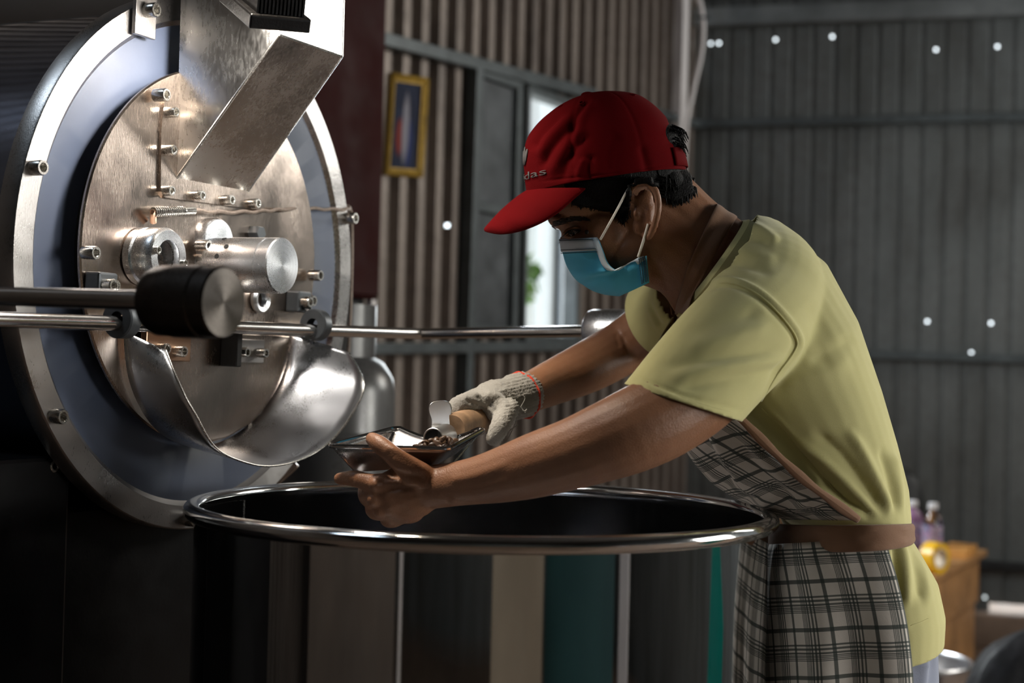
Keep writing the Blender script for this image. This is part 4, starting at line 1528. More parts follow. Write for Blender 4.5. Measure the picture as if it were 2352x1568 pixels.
TS = [((1690, 515), (1575, 675), .075), ((1790, 552), (1548, 765), .112), ((1872, 622), (1540, 850), .170), ((1942, 752), (1590, 930), .180),
      ((1992, 900), (1650, 1000), .168), ((2026, 1020), (1705, 1085), .155), ((2052, 1150), (1790, 1165), .146), ((2044, 1215), (1825, 1225), .134),
      ((2070, 1310), (1840, 1330), .128), ((2070, 1420), (1850, 1430), .122)]
mb.loft([ring_sec(b, f, h - .012, HZ) for b, f, h in TS])
# left arm (near, bare)
limb(mb, [(1740, 735, 1.745, .062), (1675, 810, 1.68, .058), (1600, 895, 1.63, .053), (1520, 955, 1.60, .0495), (1445, 992, 1.585, .047), (1385, 1016, 1.590, .0440), (1320, 1040, 1.602, .0405), (1230, 1068, 1.628, .0375), (1154, 1090, 1.652, .0325), (1095, 1103, 1.672, .0283), (1040, 1112, 1.688, .0262), (990, 1118, 1.698, .0265)], 20, 4)
# right arm (far, gloved hand)
limb(mb, [(1640, 690, 2.03, .055), (1560, 715, 2.07, .046), (1500, 748, 2.11, .042), (1430, 798, 2.135, .041), (1350, 842, 2.085, .0385), (1270, 878, 2.03, .0325), (1200, 908, 1.965, .0270), (1150, 924, 1.935, .0262), (1110, 932, 1.912, .0265)], 20, 4)
pell(mb, 1100, 930, 1.908, 50, 26, -12, .030)

# left hand: palm, heel, thumb, four fingers folded under the tray
HL = []
pell(mb, 940, 1128, 1.700, 72, 62, 20, .022)
pell(mb, 905, 1136, 1.700, 58, 56, 60, .020)
pell(mb, 925, 1168, 1.706, 52, 34, 14, .020)
pell(mb, 955, 1088, 1.690, 52, 22, 38, .018)


def fing(pts):
    limb(mb, pts, 14, 4)


fing([(990, 1108, 1.694, .0175), (950, 1084, 1.676, .0165), (912, 1054, 1.668, .0122), (888, 1033, 1.670, .0112), (870, 1019, 1.676, .0108), (855, 1008, 1.684, .0085)])
fing([(925, 1112, 1.695, .014), (868, 1112, 1.692, .0130), (842, 1106, 1.696, .0108), (816, 1099, 1.704, .0104), (798, 1098, 1.713, .0090), (780, 1099, 1.722, .0076)])
fing([(915, 1140, 1.700, .014), (861, 1146, 1.698, .0130), (842, 1136, 1.722, .0110), (846, 1118, 1.748, .0105), (862, 1104, 1.770, .0085), (876, 1098, 1.784, .0075)])
fing([(915, 1160, 1.705, .014), (873, 1172, 1.705, .0128), (858, 1166, 1.730, .0108), (866, 1138, 1.762, .0100), (888, 1112, 1.790, .0080), (898, 1104, 1.80, .0072)])
fing([(930, 1175, 1.71, .013), (900, 1190, 1.715, .0120), (890, 1186, 1.742, .0098), (900, 1152, 1.775, .0090), (918, 1122, 1.800, .0075), (926, 1114, 1.808, .0065)])
# knuckle heads and the wrist bone
for x, y, z, r in ((862, 1112, 1.682, .0085), (858, 1147, 1.688, .0085), (872, 1174, 1.694, .008), (900, 1192, 1.705, .0075)):
    pell(mb, x, y, z, r * FPX / 1.7, r * FPX / 1.7, 0, r)
pell(mb, 1048, 1146, 1.672, 22, 14, 0, .009)
# legs and feet
for s in (-1, 1):
    c = HZ + .074 * s
    h = P(1978, 1420, c)
    k = Vector((h.x - .01, h.y, .46))
    a = Vector((h.x + .02, h.y, .09))
    mb.tube([h, h.lerp(k, .5), k, k.lerp(a, .4), a], [.066, .060, .050, .048, .036], 16, True, None, True)
    mb.ell(Vector((a.x - .06, a.y, .048)), Vector((.125, 0, 0)), Vector((0, .04, 0)), Vector((0, 0, .032)), 18, 10)
bme = remesh(mb, 0.0026, 3, .5)
folds(bme, [
    ([(990, 1090), (930, 1045), (880, 1020)], .0020, 7),                 # thumb tendon
    ([(985, 1112), (930, 1108), (872, 1108)], .0024, 8),                 # index tendon
    ([(980, 1125), (920, 1132), (868, 1144)], .0018, 7),
    ([(975, 1138), (920, 1154), (880, 1170)], .0015, 7),
    ([(985, 1100), (935, 1092), (880, 1092)], -.0034, 9),                # hollow between thumb and index
    ([(972, 1118), (920, 1121), (880, 1126)], -.0016, 6),
    ([(898, 1036), (884, 1050)], -.0010, 4), ([(906, 1044), (892, 1058)], -.0008, 4),
    ([(812, 1084), (808, 1114)], -.0012, 4), ([(848, 1092), (846, 1122)], -.0008, 4),
    ([(1180, 1060), (1090, 1092), (1020, 1105)], .0012, 9), ([(1170, 1085), (1090, 1110), (1030, 1120)], -.0010, 8),
    ([(1430, 760), (1440, 800), (1450, 830)], -.0020, 6), ([(1412, 765), (1425, 800)], -.0012, 5),
    ([(1480, 640), (1500, 560), (1530, 500)], .0016, 14),
    ([(1300, 562), (1340, 566), (1372, 556)], -.0012, 5), ([(1306, 550), (1330, 556), (1356, 550)], .0011, 5),
    ([(1296, 529), (1322, 523), (1348, 526)], -.0030, 7),
    ([(1500, 620), (1470, 655), (1430, 668)], .0012, 12),
    ([(1520, 600), (1575, 640), (1610, 690)], -.0012, 12)])
person = link_mesh(bme, 'person', 'skin', None, Vector((0, 0, 0)), angle=0, fixn=False)
po = Vector((P(1985, 1420, HZ).x, HZ, 0.0))
bv = getv(bme)
setv(bme, bv - np.array(po))
person.location = po
ORG[person.name] = po
person['label'] = 'person in a red cap, blue face mask and plaid apron bending over the steel tub'
person['category'] = 'person'
BODY = BVHTree.FromPolygons([tuple(q) for q in bv], [tuple(p.vertices) for p in bme.polygons])


def drape(px, py, off=.003, fallback=None):
    h = BODY.ray_cast(CAM, ray(px, py).normalized())
    if h[0] is None:
        return P(px, py, fallback or HZ)
    return h[0] + (h[1] * .6 - ray(px, py).normalized() * .4).normalized() * off


def mirror(p):
    return p - FWD * (2 * ((p - CAM).dot(FWD) - HZ))


# eye, eyebrow, lashes, mole (both sides)
for s in (0, 1):
    f = mirror if s else (lambda q: q)
    c = P(1319, 534, HZ - .0395)
    e = MB().ell(f(c), RGT * .0108, UPV * .0085, FWD * .0105, 20, 12).build('eye', 'eye', person)
    cI = P(1314, 535, HZ - .0465)
    MB().ell(f(cI), RGT * .0052, UPV * .0052, FWD * .0042, 16, 10).build('iris', 'iris', e)
    top_ = [(1298, 536), (1306, 529), (1318, 526), (1332, 527), (1346, 533)]
    bot = [(1300, 541), (1310, 545), (1324, 545), (1338, 540), (1347, 534)]
    lid = MB().tube([f(P(x, y, HZ - .0492 + .00022 * abs(x - 1320))) for x, y in crom(top_, 4)], .0034, 8, True, None, True)
    lid.tube([f(P(x, y, HZ - .0482 + .00022 * abs(x - 1322))) for x, y in crom(bot, 4)], .0030, 8, True, None, True)
    lid.build('eyelids', 'skin', person)
    lash = MB()
    for x, y in crom(top_, 3)[:-3]:
        a = P(x, y + 2, HZ - .0522)
        b = P(x - 9, y + 9, HZ - .056)
        lash.tube([f(a), f(a.lerp(b, .5) - UPV * .0006), f(b)], [.0006, .0005, .0002], 5)
    lash.tube([f(P(x, y + 2, HZ - .0525 + .0002 * abs(x - 1320))) for x, y in crom(top_, 4)], .0012, 6)
    lash.build('eyelashes', 'brow', person)
    eb = MB()
    for i in range(110):
        u = rng.random()
        x = 1270 + 78 * u
        y = 516 - 18 * math.sin(min(1, u * 1.15) * PI * .55) + 4 * u + rng.normal() * 3.2 * (1 - .45 * u)
        a = drape(x, y, .0006, HZ - .045)
        b = drape(x + 10, y - 4 + 8 * u, .0022, HZ - .045)
        eb.tube([f(a), f(b)], [.0008, .0003], 4)
    eb.build('eyebrow', 'brow', person)
MB().ell(drape(1348, 533, .0002, HZ - .055), RGT * .0030, UPV * .0030, FWD * .0018, 12, 8).build('mole', 'brow', person)

# hair under the cap: draped patches plus strands
hm = MB()


def patch(top_, bot_, n, m, off):
    a, b = lerp_curve(top_, n), lerp_curve(bot_, n)
    rows = []
    for k in range(m + 1):
        u = k / m
        o_ = off * (1.0 if k < m else .15)
        rows.append([drape(*(a[i] * (1 - u) + b[i] * u), o_) for i in range(n)])
    hm.grid(rows)
    hm.grid([[mirror(q) for q in r] for r in rows])


patch([(1300, 420), (1340, 415), (1390, 405), (1450, 392)], [(1318, 468), (1352, 474), (1400, 482), (1447, 462)], 34, 12, .005)
patch([(1438, 392), (1478, 388), (1522, 376)], [(1448, 428), (1480, 421), (1518, 432)], 14, 5, .005)
patch([(1400, 440), (1425, 440), (1448, 440)], [(1418, 498), (1430, 512), (1444, 500)], 8, 6, .004)
patch([(1500, 380), (1540, 370), (1572, 360)], [(1522, 446), (1546, 466), (1588, 448)], 34, 14, .006)
hair = hm.build('hair', 'hair', person, solid=.004, fixn=False)
R1, D1 = imgvec(HZ)
mb = MB()
pell(mb, 1486, 385, HZ, 72, 66, 20, .064)
pell(mb, 1530, 426, HZ, 60, 46, 35, .058)
pell(mb, 1502, 335, HZ, 60, 62, 40, .056)
hb = remesh(mb, .004, 2)
link_mesh(hb, 'hair_back', 'hair', None, fixn=False, angle=0)
hbo = bpy.data.objects['hair_back']
setv(hb, getv(hb) - np.array(po))
hbo.parent = person
ORG[hbo.name] = po
sm = MB()
for i in range(620):
    u = rng.random()
    if i < 240:         # tuft through the opening at the back of the cap
        z = HZ + rng.uniform(-.045, .045)
        x, y = 1528 + 24 * rng.random(), 286 + 52 * u
        a = P(x, y, z)
        L = rng.uniform(10, 34)
        b = P(x + L * .75, y + L * .30, z + rng.uniform(-.006, .006))
        c = P(x + L * .95, y + L * .75, z + rng.uniform(-.010, .010))
    else:               # nape
        side = rng.uniform(-1, 1)
        z = HZ + .066 * side
        bx = 1585 - 60 * abs(side) ** 2.2
        x, y = bx - 14 * rng.random() - 4, 398 + 52 * u
        a = P(x - 10, y, z)
        L = rng.uniform(8, 26)
        b = P(x + L * .7, y + L * .35, z)
        c = P(x + L * .8, y + L * 1.0, z)
    sm.tube([a, b, c], [.0012, .0009, .0003], 4)
bl1 = np.array(crom([(1520, 444), (1534, 458), (1548, 464), (1568, 458), (1592, 446)], 10))
bl2 = np.array(crom([(1320, 466), (1352, 473), (1400, 481), (1420, 497), (1432, 508), (1444, 492)], 10))
for bl_, dx in ((bl1, 6), (bl2, -2)):
    for i in range(150):
        q = bl_[rng.integers(len(bl_))]
        x, y = q[0] + rng.normal() * 3, q[1] - rng.random() * 14
        L = rng.uniform(8, 20)
        a, b, c = drape(x, y - 4, .006), drape(x + dx * .5, y + L * .4, .0045), drape(x + dx + rng.normal() * 2, y + L * .8, .0012)
        for f in (lambda k: k, mirror):
            sm.tube([f(a), f(b), f(c)], [.0011, .0009, .0003], 4)
sm.build('hair_strands', 'hair', person, fixn=False)['kind'] = 'stuff'

# ---- cap
OC = np.array((1392.0, 418.0))
EX = np.array((-.988, .152))
EZ = np.array((-.152, -.988))
CS = HZ / FPX
prof_px = [(1212, 446), (1207, 400), (1205, 352), (1214, 318), (1262, 264), (1330, 223), (1400, 212), (1470, 221), (1530, 271), (1560, 340), (1573, 388)]
pr_ = []
for q in prof_px:
    d = np.array(q) - OC
    a, b = d @ EX, d @ EZ
    pr_.append((math.atan2(b, a), math.hypot(a, b)))
pa_ = np.array([0 if p[0] < 0.04 else p[0] for p in pr_])
pr2 = np.array([p[1] for p in pr_])


def sag_r(psi):
    return float(np.interp(psi, pa_, pr2))


_tab = np.array([sag_r(x) for x in np.linspace(0, PI, 181)])
_k = np.exp(-np.linspace(-2, 2, 13) ** 2)
_tab = np.convolve(np.pad(_tab, 6, 'edge'), _k / _k.sum(), 'valid')


def cap_pt(phi, el, off=0.0):
    """phi 0 front .. pi back (+ towards the camera), el 0 base .. pi/2 top; metres"""
    c, s = math.cos(phi), math.sin(phi)
    psi = el if c >= 0 else PI - el
    rf = float(np.interp(psi, np.linspace(0, PI, 181), _tab))
    rs = ((abs(math.cos(el)) / 150) ** 2.4 + (abs(math.sin(el)) / 203) ** 2.4) ** (-1 / 2.4)
    r = ((abs(c) / rf) ** 2 + (abs(s) / rs) ** 2) ** -.5
    # panel seams and slack cloth
    r *= 1 - .006 * math.exp(-((((phi / (PI / 3)) + .5) % 1 - .5) / .035) ** 2) * math.cos(el) ** .3
    r += 2.0 * math.sin(3 * phi + 2.2 * el) * math.sin(2 * el) + 1.4 * math.sin(7 * phi - 5 * el) * math.cos(el) ** 2 * math.sin(el)
    r += off / CS
    h = math.cos(el) * c * r
    l = math.cos(el) * s * r
    z = math.sin(el) * r
    px = OC + EX * h + EZ * z
    return P(px[0], px[1], HZ) - FWD * (l * CS)


NPH, NEL = 288, 96
mb = MB()
rows = []
for j in range(NEL + 1):
    el = -0.02 + (PI / 2 - .005 + .02) * j / NEL
    rows.append([cap_pt(2 * PI * i / NPH, el) for i in range(NPH)])
mb.grid(rows, cv=True)
keep = []
for q in mb.f:
    idx = [(k // NPH, k % NPH) for k in q]
    el = sum(a for a, b in idx) / 4 / NEL * PI / 2
    ph = (idx[0][1] + .5) / NPH * 2 * PI
    d = ((ph - PI) / .46) ** 2 + ((el - .20) / .52) ** 2
    if d < 1 and el > .22:
        continue
    keep.append(q)
mb.f = keep
me = mb.mesh('red_cap')
folds(me, [([(1362, 222), (1322, 270), (1312, 330), (1318, 380)], -.0045, 8), ([(1374, 226), (1338, 275), (1330, 335)], .0032, 9), ([(1295, 258), (1244, 308), (1224, 350)], -.0042, 8), ([(1316, 262), (1262, 318), (1236, 366)], .0034, 9),
           ([(1330, 275), (1275, 335), (1240, 395)], -.0036, 9), ([(1345, 290), (1292, 350), (1262, 410)], .0030, 11),
           ([(1355, 300), (1310, 360), (1290, 425)], -.0028, 11), ([(1345, 360), (1330, 400), (1338, 425)], .0034, 8), ([(1360, 350), (1352, 395), (1362, 422)], -.0028, 9), ([(1470, 330), (1482, 370), (1492, 405)], -.0020, 10), ([(1420, 300), (1400, 350), (1405, 410)], -.0020, 14),
           ([(1225, 438), (1340, 426), (1430, 416), (1570, 388)], -.0008, 3), ([(1222, 418), (1340, 406), (1430, 396), (1572, 368)], -.0010, 3)], flip=True)
capo = link_mesh(me, 'red_cap', 'cap', None, solid=.0022, fixn=False, angle=0)
setv(me, getv(me) - np.array(po))
capo.parent = person
ORG[capo.name] = po
capo['label'] = 'red baseball cap with grey embroidery on the front'
# back strap across the opening
rows = []
for i in range(25):
    ph = PI - .54 + 1.08 * i / 24
    rows.append([cap_pt(ph, e_, .0032) for e_ in (.02, .10, .18, .25)])
MB().grid(rows).build('cap_strap', 'cap', capo, solid=.0018, fixn=False)
MB().ell(cap_pt(0, PI / 2 - .05), RGT * .0095, UPV * .004, FWD * .0095, 16, 8).build('cap_button', 'cap', capo)
for ph, e_ in ((2.55, 1.05), (1.2, 1.08), (.45, 1.12), (-.45, 1.1), (-1.2, 1.08), (-2.55, 1.05)):
    c = cap_pt(ph, e_, .001)
    a = (cap_pt(ph + .05, e_, .001) - c).normalized()
    b = (cap_pt(ph, e_ + .05, .001) - c).normalized()
    MB().tube([c + (a * math.cos(t) + b * math.sin(t)) * .0032 for t in np.linspace(0, 2 * PI, 13)], .0010, 6).build('eyelet', 'cap', capo)
# visor
rdg = lerp_curve([(1222, 432), (1190, 452), (1150, 486), (1112, 528)], 15)
edg = lerp_curve([(1352, 430), (1322, 455), (1282, 490), (1240, 515), (1195, 532), (1150, 539), (1112, 530)], 15)
zed = np.interp(np.linspace(0, 1, 15), [0, .3, .6, .85, 1], [.078, .082, .078, .050, .0])
rows = []
for i in range(15):
    row = []
    for k in range(-10, 11):
        a = abs(k) / 10 * PI / 2
        sx, sy = math.sin(a), 1 - math.cos(a)
        px = rdg[i] * (1 - sy) + edg[i] * sy
        z = HZ - math.copysign(zed[i] * sx, k)
        row.append(P(px[0], px[1], z))
    rows.append(row)
MB().grid(rows).build('cap_visor', 'cap', capo, solid=.0034, subsurf=1, fixn=False)
# embroidery on the front: emblem of three leaves over the lettering
cu = bpy.data.curves.new('t', 'FONT')
cu.body = 'adidas'
cu.size = 1.0
cu.align_x = 'CENTER'
cu.resolution_u = 3
to = bpy.data.objects.new('t', cu)
COL.objects.link(to)
dg = bpy.context.evaluated_depsgraph_get()
tm = bpy.data.meshes.new_from_object(to.evaluated_get(dg))
tv = getv(tm)
tf = [tuple(p.vertices) for p in tm.polygons]
bpy.data.objects.remove(to)
wmax = np.abs(tv[:, 0]).max()
mb = MB()
mb.add([cap_pt(q[0] / wmax * .50 + .16, .155 + q[1] * .125, .0022) for q in tv], tf)
pet = []
for ang in (-.62, 0, .62):
    n_ = 18
    pts = []
    for k in range(n_):
        a = 2 * PI * k / n_
        u, v = .34 * math.cos(a) + .36, .15 * math.sin(a)
        x, y = math.sin(ang) * u + math.cos(ang) * v, math.cos(ang) * u - math.sin(ang) * v
        pts.append(cap_pt(x * .30 + .16, .33 + y * .30, .0022))
    mb.add(pts + [sum(pts, Vector()) / n_], [(k, (k + 1) % n_, n_) for k in range(n_)])
mb.build('cap_embroidery', 'print', capo, fixn=False, solid=.0006)

# ---- face mask
fr_ = lerp_curve([(1287, 549), (1293, 585), (1303, 615), (1325, 645), (1352, 664), (1385, 676), (1424, 680)], 22)
sd_ = lerp_curve([(1374, 545), (1388, 580), (1398, 606), (1420, 621), (1446, 606), (1481, 588), (1487, 620), (1490, 650)], 22)
fz = np.full(22, HZ)
sdz = np.interp(np.linspace(0, 1, 22), [0, .35, .55, .75, 1], [.066, .070, .071, .076, .070])


def mask_pt(i, k, m, off=0.0, sgn=1):
    a = k / m * PI / 2
    sx, sy = math.sin(a), 1 - math.cos(a)
    px = fr_[i] * (1 - sy * .55 - .45 * k / m) + sd_[i] * (sy * .55 + .45 * k / m)
    pl_ = .0018 * math.sin(i / 21 * PI * 6.0) * math.sin(PI * k / m)
    return P(px[0], px[1], HZ - sgn * (sdz[i] * sx ** .75 + .0015 * math.sin(PI * k / m) + off + pl_ * .6)) - RGT * (pl_ + off)


def mask_part(i0, i1, off=0.0):
    rows = []
    for i in range(i0, i1 + 1):
        rows.append([mask_pt(i, k, 14, off, -1) for k in range(14, 0, -1)] + [mask_pt(i, k, 14, off, 1) for k in range(15)])
    return rows


mk_me = MB().grid(mask_part(0, 21)).mesh('face_mask')
folds(mk_me, [([(1300, 618), (1350, 618), (1408, 612)], -.0022, 6), ([(1335, 660), (1362, 640), (1395, 632)], -.0022, 6), ([(1425, 678), (1424, 650), (1434, 612)], -.003, 6),
              ([(1415, 676), (1412, 650), (1420, 625)], .0022, 7), ([(1300, 592), (1350, 596), (1390, 590)], -.0012, 6), ([(1330, 640), (1380, 626), (1415, 624)], .0012, 6)], face=False)
masko = link_mesh(mk_me, 'face_mask', 'mask', None, fixn=False, solid=.0012, subsurf=1, angle=0)
setv(mk_me, getv(mk_me) - np.array(po))
masko.parent = person
ORG[masko.name] = po
masko['label'] = 'blue disposable face mask with a white upper band'
MB().grid(mask_part(0, 3, .0012)).build('mask_band', 'mask_white', masko, fixn=False, solid=.0008)
# side binding, bottom end with stitch lines
for s in (1, -1):
    cvs = [mask_pt(i, 14, 14, .0012, s) for i in range(16)]
    rows = [[mask_pt(i, 14, 14, .0014, s), mask_pt(i, 13.2, 14, .0018, s), mask_pt(i, 12.4, 14, .0014, s)] for i in range(0, 17)]
    MB().grid(rows).build('mask_binding', 'mask_white', masko, fixn=False, solid=.0008)
    f = (lambda q: q) if s == 1 else mirror
    rows = [[f(P(x0 + (x1 - x0) * u, y0 + (y1 - y0) * u, z)) for u in (0, .33, .66, 1)] for (x0, y0, x1, y1, z) in ((1467, 594, 1474, 655, HZ - .0765), (1476, 590, 1483, 652, HZ - .0765), (1485, 587, 1491, 649, HZ - .0745))]
    MB().grid(rows).build('mask_end', 'mask', masko, fixn=False, solid=.0012)
    st = MB()
    for xo in (0, 4, 9, 13):
        for k in range(17):
            u = k / 17
            x, y = 1468 + xo + 7 * u, 596 - xo * .45 + 58 * u
            st.box(f(P(x, y, HZ - .0782)), RGT * .0007, FWD * .0003, UPV * .0008)
    for row, i_ in ((0, .35), (1, 2.55), (2, 3.25)):
        for k in range(1, 30):
            kk = k * 13 / 30
            a = mask_pt(int(i_), kk, 14, .0022, s).lerp(mask_pt(int(i_) + 1, kk, 14, .0022, s), i_ % 1)
            st.box(a, RGT * .0010, FWD * .0006, UPV * .0004)
    st.build('stitches', 'stitch', masko, smooth=False)['kind'] = 'stuff'
    lp = [(1379, 550), (1396, 520), (1416, 484), (1436, 446), (1450, 424)]
    zz = [HZ - .069, HZ - .076, HZ - .080, HZ - .082, HZ - .080]
    MB().tube([f(P(x, y, z)) for x, y, z in crom([(a[0], a[1], b) for a, b in zip(lp, zz)], 5)], .0016, 8).build('ear_loop', 'loop', masko)
    lp = [(1466, 590), (1475, 562), (1483, 535), (1489, 514)]
    zz = [HZ - .078, HZ - .081, HZ - .083, HZ - .084]
    MB().tube([f(P(x, y, z)) for x, y, z in crom([(a[0], a[1], b) for a, b in zip(lp, zz)], 5)], .0018, 8).build('ear_loop', 'loop', masko)


def child(me, name, mat, parent, **kw):
    setv(me, getv(me) - np.array(ORG[parent.name]))
    return link_mesh(me, name, mat, parent, ORG[parent.name], **kw)


def cut_mesh(me, cuts):
    """open a closed remeshed garment with clean straight cuts: (point, normal, vertex mask)"""
    import bmesh
    bm = bmesh.new()
    bm.from_mesh(me)
    for p, n, ex in cuts:
        v = np.array([q.co[:] for q in bm.verts])
        m = ex(v) if ex is not None else np.ones(len(v), bool)
        bm.verts.index_update()
        fs = [f for f in bm.faces if all(m[q.index] for q in f.verts)]
        es = {e for f in fs for e in f.edges}
        vs = {q for f in fs for q in f.verts}
        bmesh.ops.bisect_plane(bm, geom=fs + list(es) + list(vs), plane_co=Vector(p), plane_no=Vector(n), clear_outer=True)
    out = bpy.data.meshes.new(me.name)
    bm.to_mesh(out)
    bm.free()
    return out


def near_axis(a, b, r):
    a, b = np.array(a), np.array(b)
    d = (b - a) / np.linalg.norm(b - a)

    def t(v):
        w = v - a
        return np.linalg.norm(w - (w @ d)[:, None] * d, axis=1) < r
    return t


# ---- trousers and shoes
mb = MB()
mb.loft([ring_sec(b, f, h, HZ) for b, f, h in (((2076, 1220), (1815, 1228), .135), ((2098, 1300), (1830, 1320), .140), ((2108, 1400), (1840, 1420), .142), ((2112, 1500), (1850, 1500), .142))])
for s in (-1, 1):
    c = HZ + .080 * s
    h = P(1996, 1420, c)
    b = P(2012, 1570, c)
    k = Vector((b.x - .012, b.y, .46))
    a = Vector((b.x + .015, b.y, .085))
    mb.tube([h, b, b.lerp(k, .5), k, k.lerp(a, .5), a], [.084, .077, .075, .072, .070, .068], 24, True)
tr_ = remesh(mb, .0055, 4)
folds(tr_, [([(2100, 1440), (2125, 1500), (2120, 1600)], .003, 10), ([(2130, 1430), (2140, 1500), (2135, 1600)], -.003, 9), ([(2085, 1480), (2110, 1520), (2140, 1530)], .002, 8)])
child(tr_, 'trousers', 'trouser', person, angle=0, fixn=False)
for s in (-1, 1):
    c = HZ + .088 * s
    b = P(2008, 1570, c)
    MB().loft([[Vector((b.x + x0 + dx * math.cos(t), c + dy * math.sin(t), z)) for t in np.linspace(0, 2 * PI, 28, endpoint=False)] for x0, dx, dy, z in ((-.06, .140, .048, .002), (-.06, .143, .05, .02), (-.055, .136, .047, .045), (-.02, .085, .044, .075), (.0, .05, .042, .095))]).build('shoe', 'shoe', person)

# ---- t-shirt
SS = [((1703, 499), (1548, 712), .084), ((1796, 533), (1512, 775), .130), ((1882, 606), (1525, 862), .174), ((1950, 735), (1585, 938), .186),
      ((2003, 890), (1650, 1008), .176), ((2039, 1010), (1706, 1092), .164), ((2064, 1110), (1762, 1150), .155), ((2070, 1180), (1800, 1188), .149),
      ((2064, 1212), (1815, 1222), .147), ((2090, 1255), (1815, 1268), .157), ((2126, 1318), (1812, 1330), .168), ((2141, 1390), (1810, 1412), .176), ((2137, 1446), (1808, 1500), .178)]
mb = MB()
mb.loft([ring_sec(b, f, h, HZ, 40, 2.25) for b, f, h in SS])
limb(mb, [(1720, 610, 1.88, .070), (1755, 660, 1.80, .076), (1752, 712, 1.755, .0725), (1722, 752, 1.715, .0695), (1662, 815, 1.672, .0675), (1600, 885, 1.640, .0655), (1548, 948, 1.617, .0640), (1490, 1018, 1.595, .0630)], 28, 5, None, False)
limb(mb, [(1690, 640, 1.94, .070), (1640, 668, 2.00, .066), (1580, 696, 2.05, .062), (1520, 728, 2.09, .0590), (1455, 768, 2.13, .0580)], 24, 5, None, False)
sh = remesh(mb, .0034, 5)
ca, cb_ = P(1437, 882, 1.63), P(1700, 966, 1.64)
nrm = (cb_ - ca).cross(FWD).normalized()
if nrm.dot(P(1500, 1010, 1.6) - ca) < 0:
    nrm = -nrm
ax_l = near_axis(P(1722, 752, 1.715), P(1490, 1018, 1.595), .090)
ax_r = near_axis(P(1580, 696, 2.05), P(1455, 768, 2.13), .085)
nd = (P(1500, 1018, 1.595) - P(1662, 815, 1.672)).normalized()
rd = (P(1455, 768, 2.13) - P(1580, 696, 2.05)).normalized()
k0, k1 = P(1703, 499, HZ), P(1548, 712, HZ)
kn = (k1 - k0).cross(FWD).normalized()
if kn.dot(P(1500, 520, HZ) - k0) < 0:
    kn = -kn
h0, h1 = P(2133, 1446, HZ), P(1808, 1500, HZ)
hn = (h1 - h0).cross(FWD).normalized()
if hn.z > 0:
    hn = -hn
nn1 = np.array(nrm)
sh = cut_mesh(sh, [(ca, nrm, lambda v: ax_l(v) & (((v - np.array(P(1660, 830, 1.67))) @ np.array(nd)) > 0)),
                   (P(1503, 737, 2.10), rd, ax_r),
                   (k0 + kn * -.013, kn, near_axis(P(1625, 606, HZ), P(1500, 520, HZ), .14)),
                   (h0 + hn * -.003, hn, None)])
W = (2048, 1192)
FS = [([(1505, 660), (1492, 700), (1515, 760)], .0035, 6), ([(1548, 700), (1600, 660), (1670, 643), (1740, 668), (1800, 722), (1836, 775), (1828, 812), (1790, 865), (1752, 930)], .0034, 6),
      ([(1560, 715), (1610, 672), (1672, 655), (1735, 680), (1790, 732), (1822, 778), (1815, 810), (1778, 860), (1740, 925)], -.0034, 7),
      ([(1452, 862), (1560, 905), (1640, 928), (1716, 944)], -.0020, 4), ([(1446, 872), (1556, 916), (1636, 942), (1708, 956)], .0014, 6),
      ([(1740, 930), (1790, 980), (1850, 1050), (1920, 1130), (1980, 1180)], -.0020, 5), ([(1748, 925), (1800, 975), (1862, 1048), (1930, 1128)], .0014, 6),
      # cloth drawn together at the waist tie
      ([(2052, 1188), (2020, 1120), (1975, 1030), (1940, 980)], .0068, 12), ([(2036, 1188), (1990, 1120), (1930, 1040), (1860, 980)], -.0058, 12),
      ([(2024, 1190), (1965, 1130), (1895, 1060), (1820, 1000)], .0060, 12), ([(2060, 1186), (2045, 1110), (2020, 1020)], -.0050, 10),
      ([(2066, 1186), (2062, 1110), (2046, 1030)], .0050, 9), ([(2010, 1190), (1945, 1150), (1880, 1095)], -.0050, 10), ([(1998, 1190), (1930, 1160), (1860, 1110)], .0045, 10),
      ([(2062, 1222), (2078, 1290), (2084, 1400)], .0055, 11), ([(2050, 1228), (2056, 1300), (2060, 1400)], -.0050, 10), ([(2070, 1225), (2102, 1290), (2116, 1390)], -.0045, 11),
      ([(2040, 1240), (2040, 1320), (2048, 1400)], .0045, 10), ([(2074, 1228), (2120, 1310), (2132, 1400)], .0035, 10),
      ([(2084, 1440), (2110, 1432), (2138, 1418)], -.0014, 4),
      # sleeve and shoulder slack
      ([(1815, 800), (1700, 815), (1590, 830), (1500, 850)], -.0042, 16), ([(1820, 835), (1720, 860), (1620, 880), (1540, 900)], -.0034, 16), ([(1818, 818), (1710, 838), (1600, 858), (1520, 880)], .0042, 16),
      ([(1760, 715), (1650, 740), (1560, 775)], -.0030, 18), ([(1780, 745), (1680, 775), (1570, 800)], .0030, 16),
      ([(1650, 560), (1700, 545), (1775, 560)], -.0032, 11), ([(1640, 590), (1700, 580), (1790, 600)], .0028, 13), ([(1620, 620), (1690, 606), (1780, 630)], -.0030, 11),
      ([(1710, 515), (1745, 525), (1790, 560)], .0038, 10), ([(1840, 690), (1880, 760), (1900, 860)], -.0022, 22), ([(1850, 830), (1920, 800), (1965, 770)], -.0030, 16),
      ([(1790, 880), (1880, 860), (1960, 830)], .0026, 20),
      ([(1498, 665), (1494, 700), (1520, 752)], -.0030, 6), ([(1512, 655), (1508, 695), (1535, 745)], .0032, 7), ([(1530, 645), (1524, 690), (1550, 740)], -.0032, 6)]
folds(sh, FS)
SBV = BVHTree.FromPolygons([tuple(q) for q in getv(sh)], [tuple(p.vertices) for p in sh.polygons])
shirt = child(sh, 't_shirt', 'shirt', person, angle=0, fixn=False, solid=.0018)
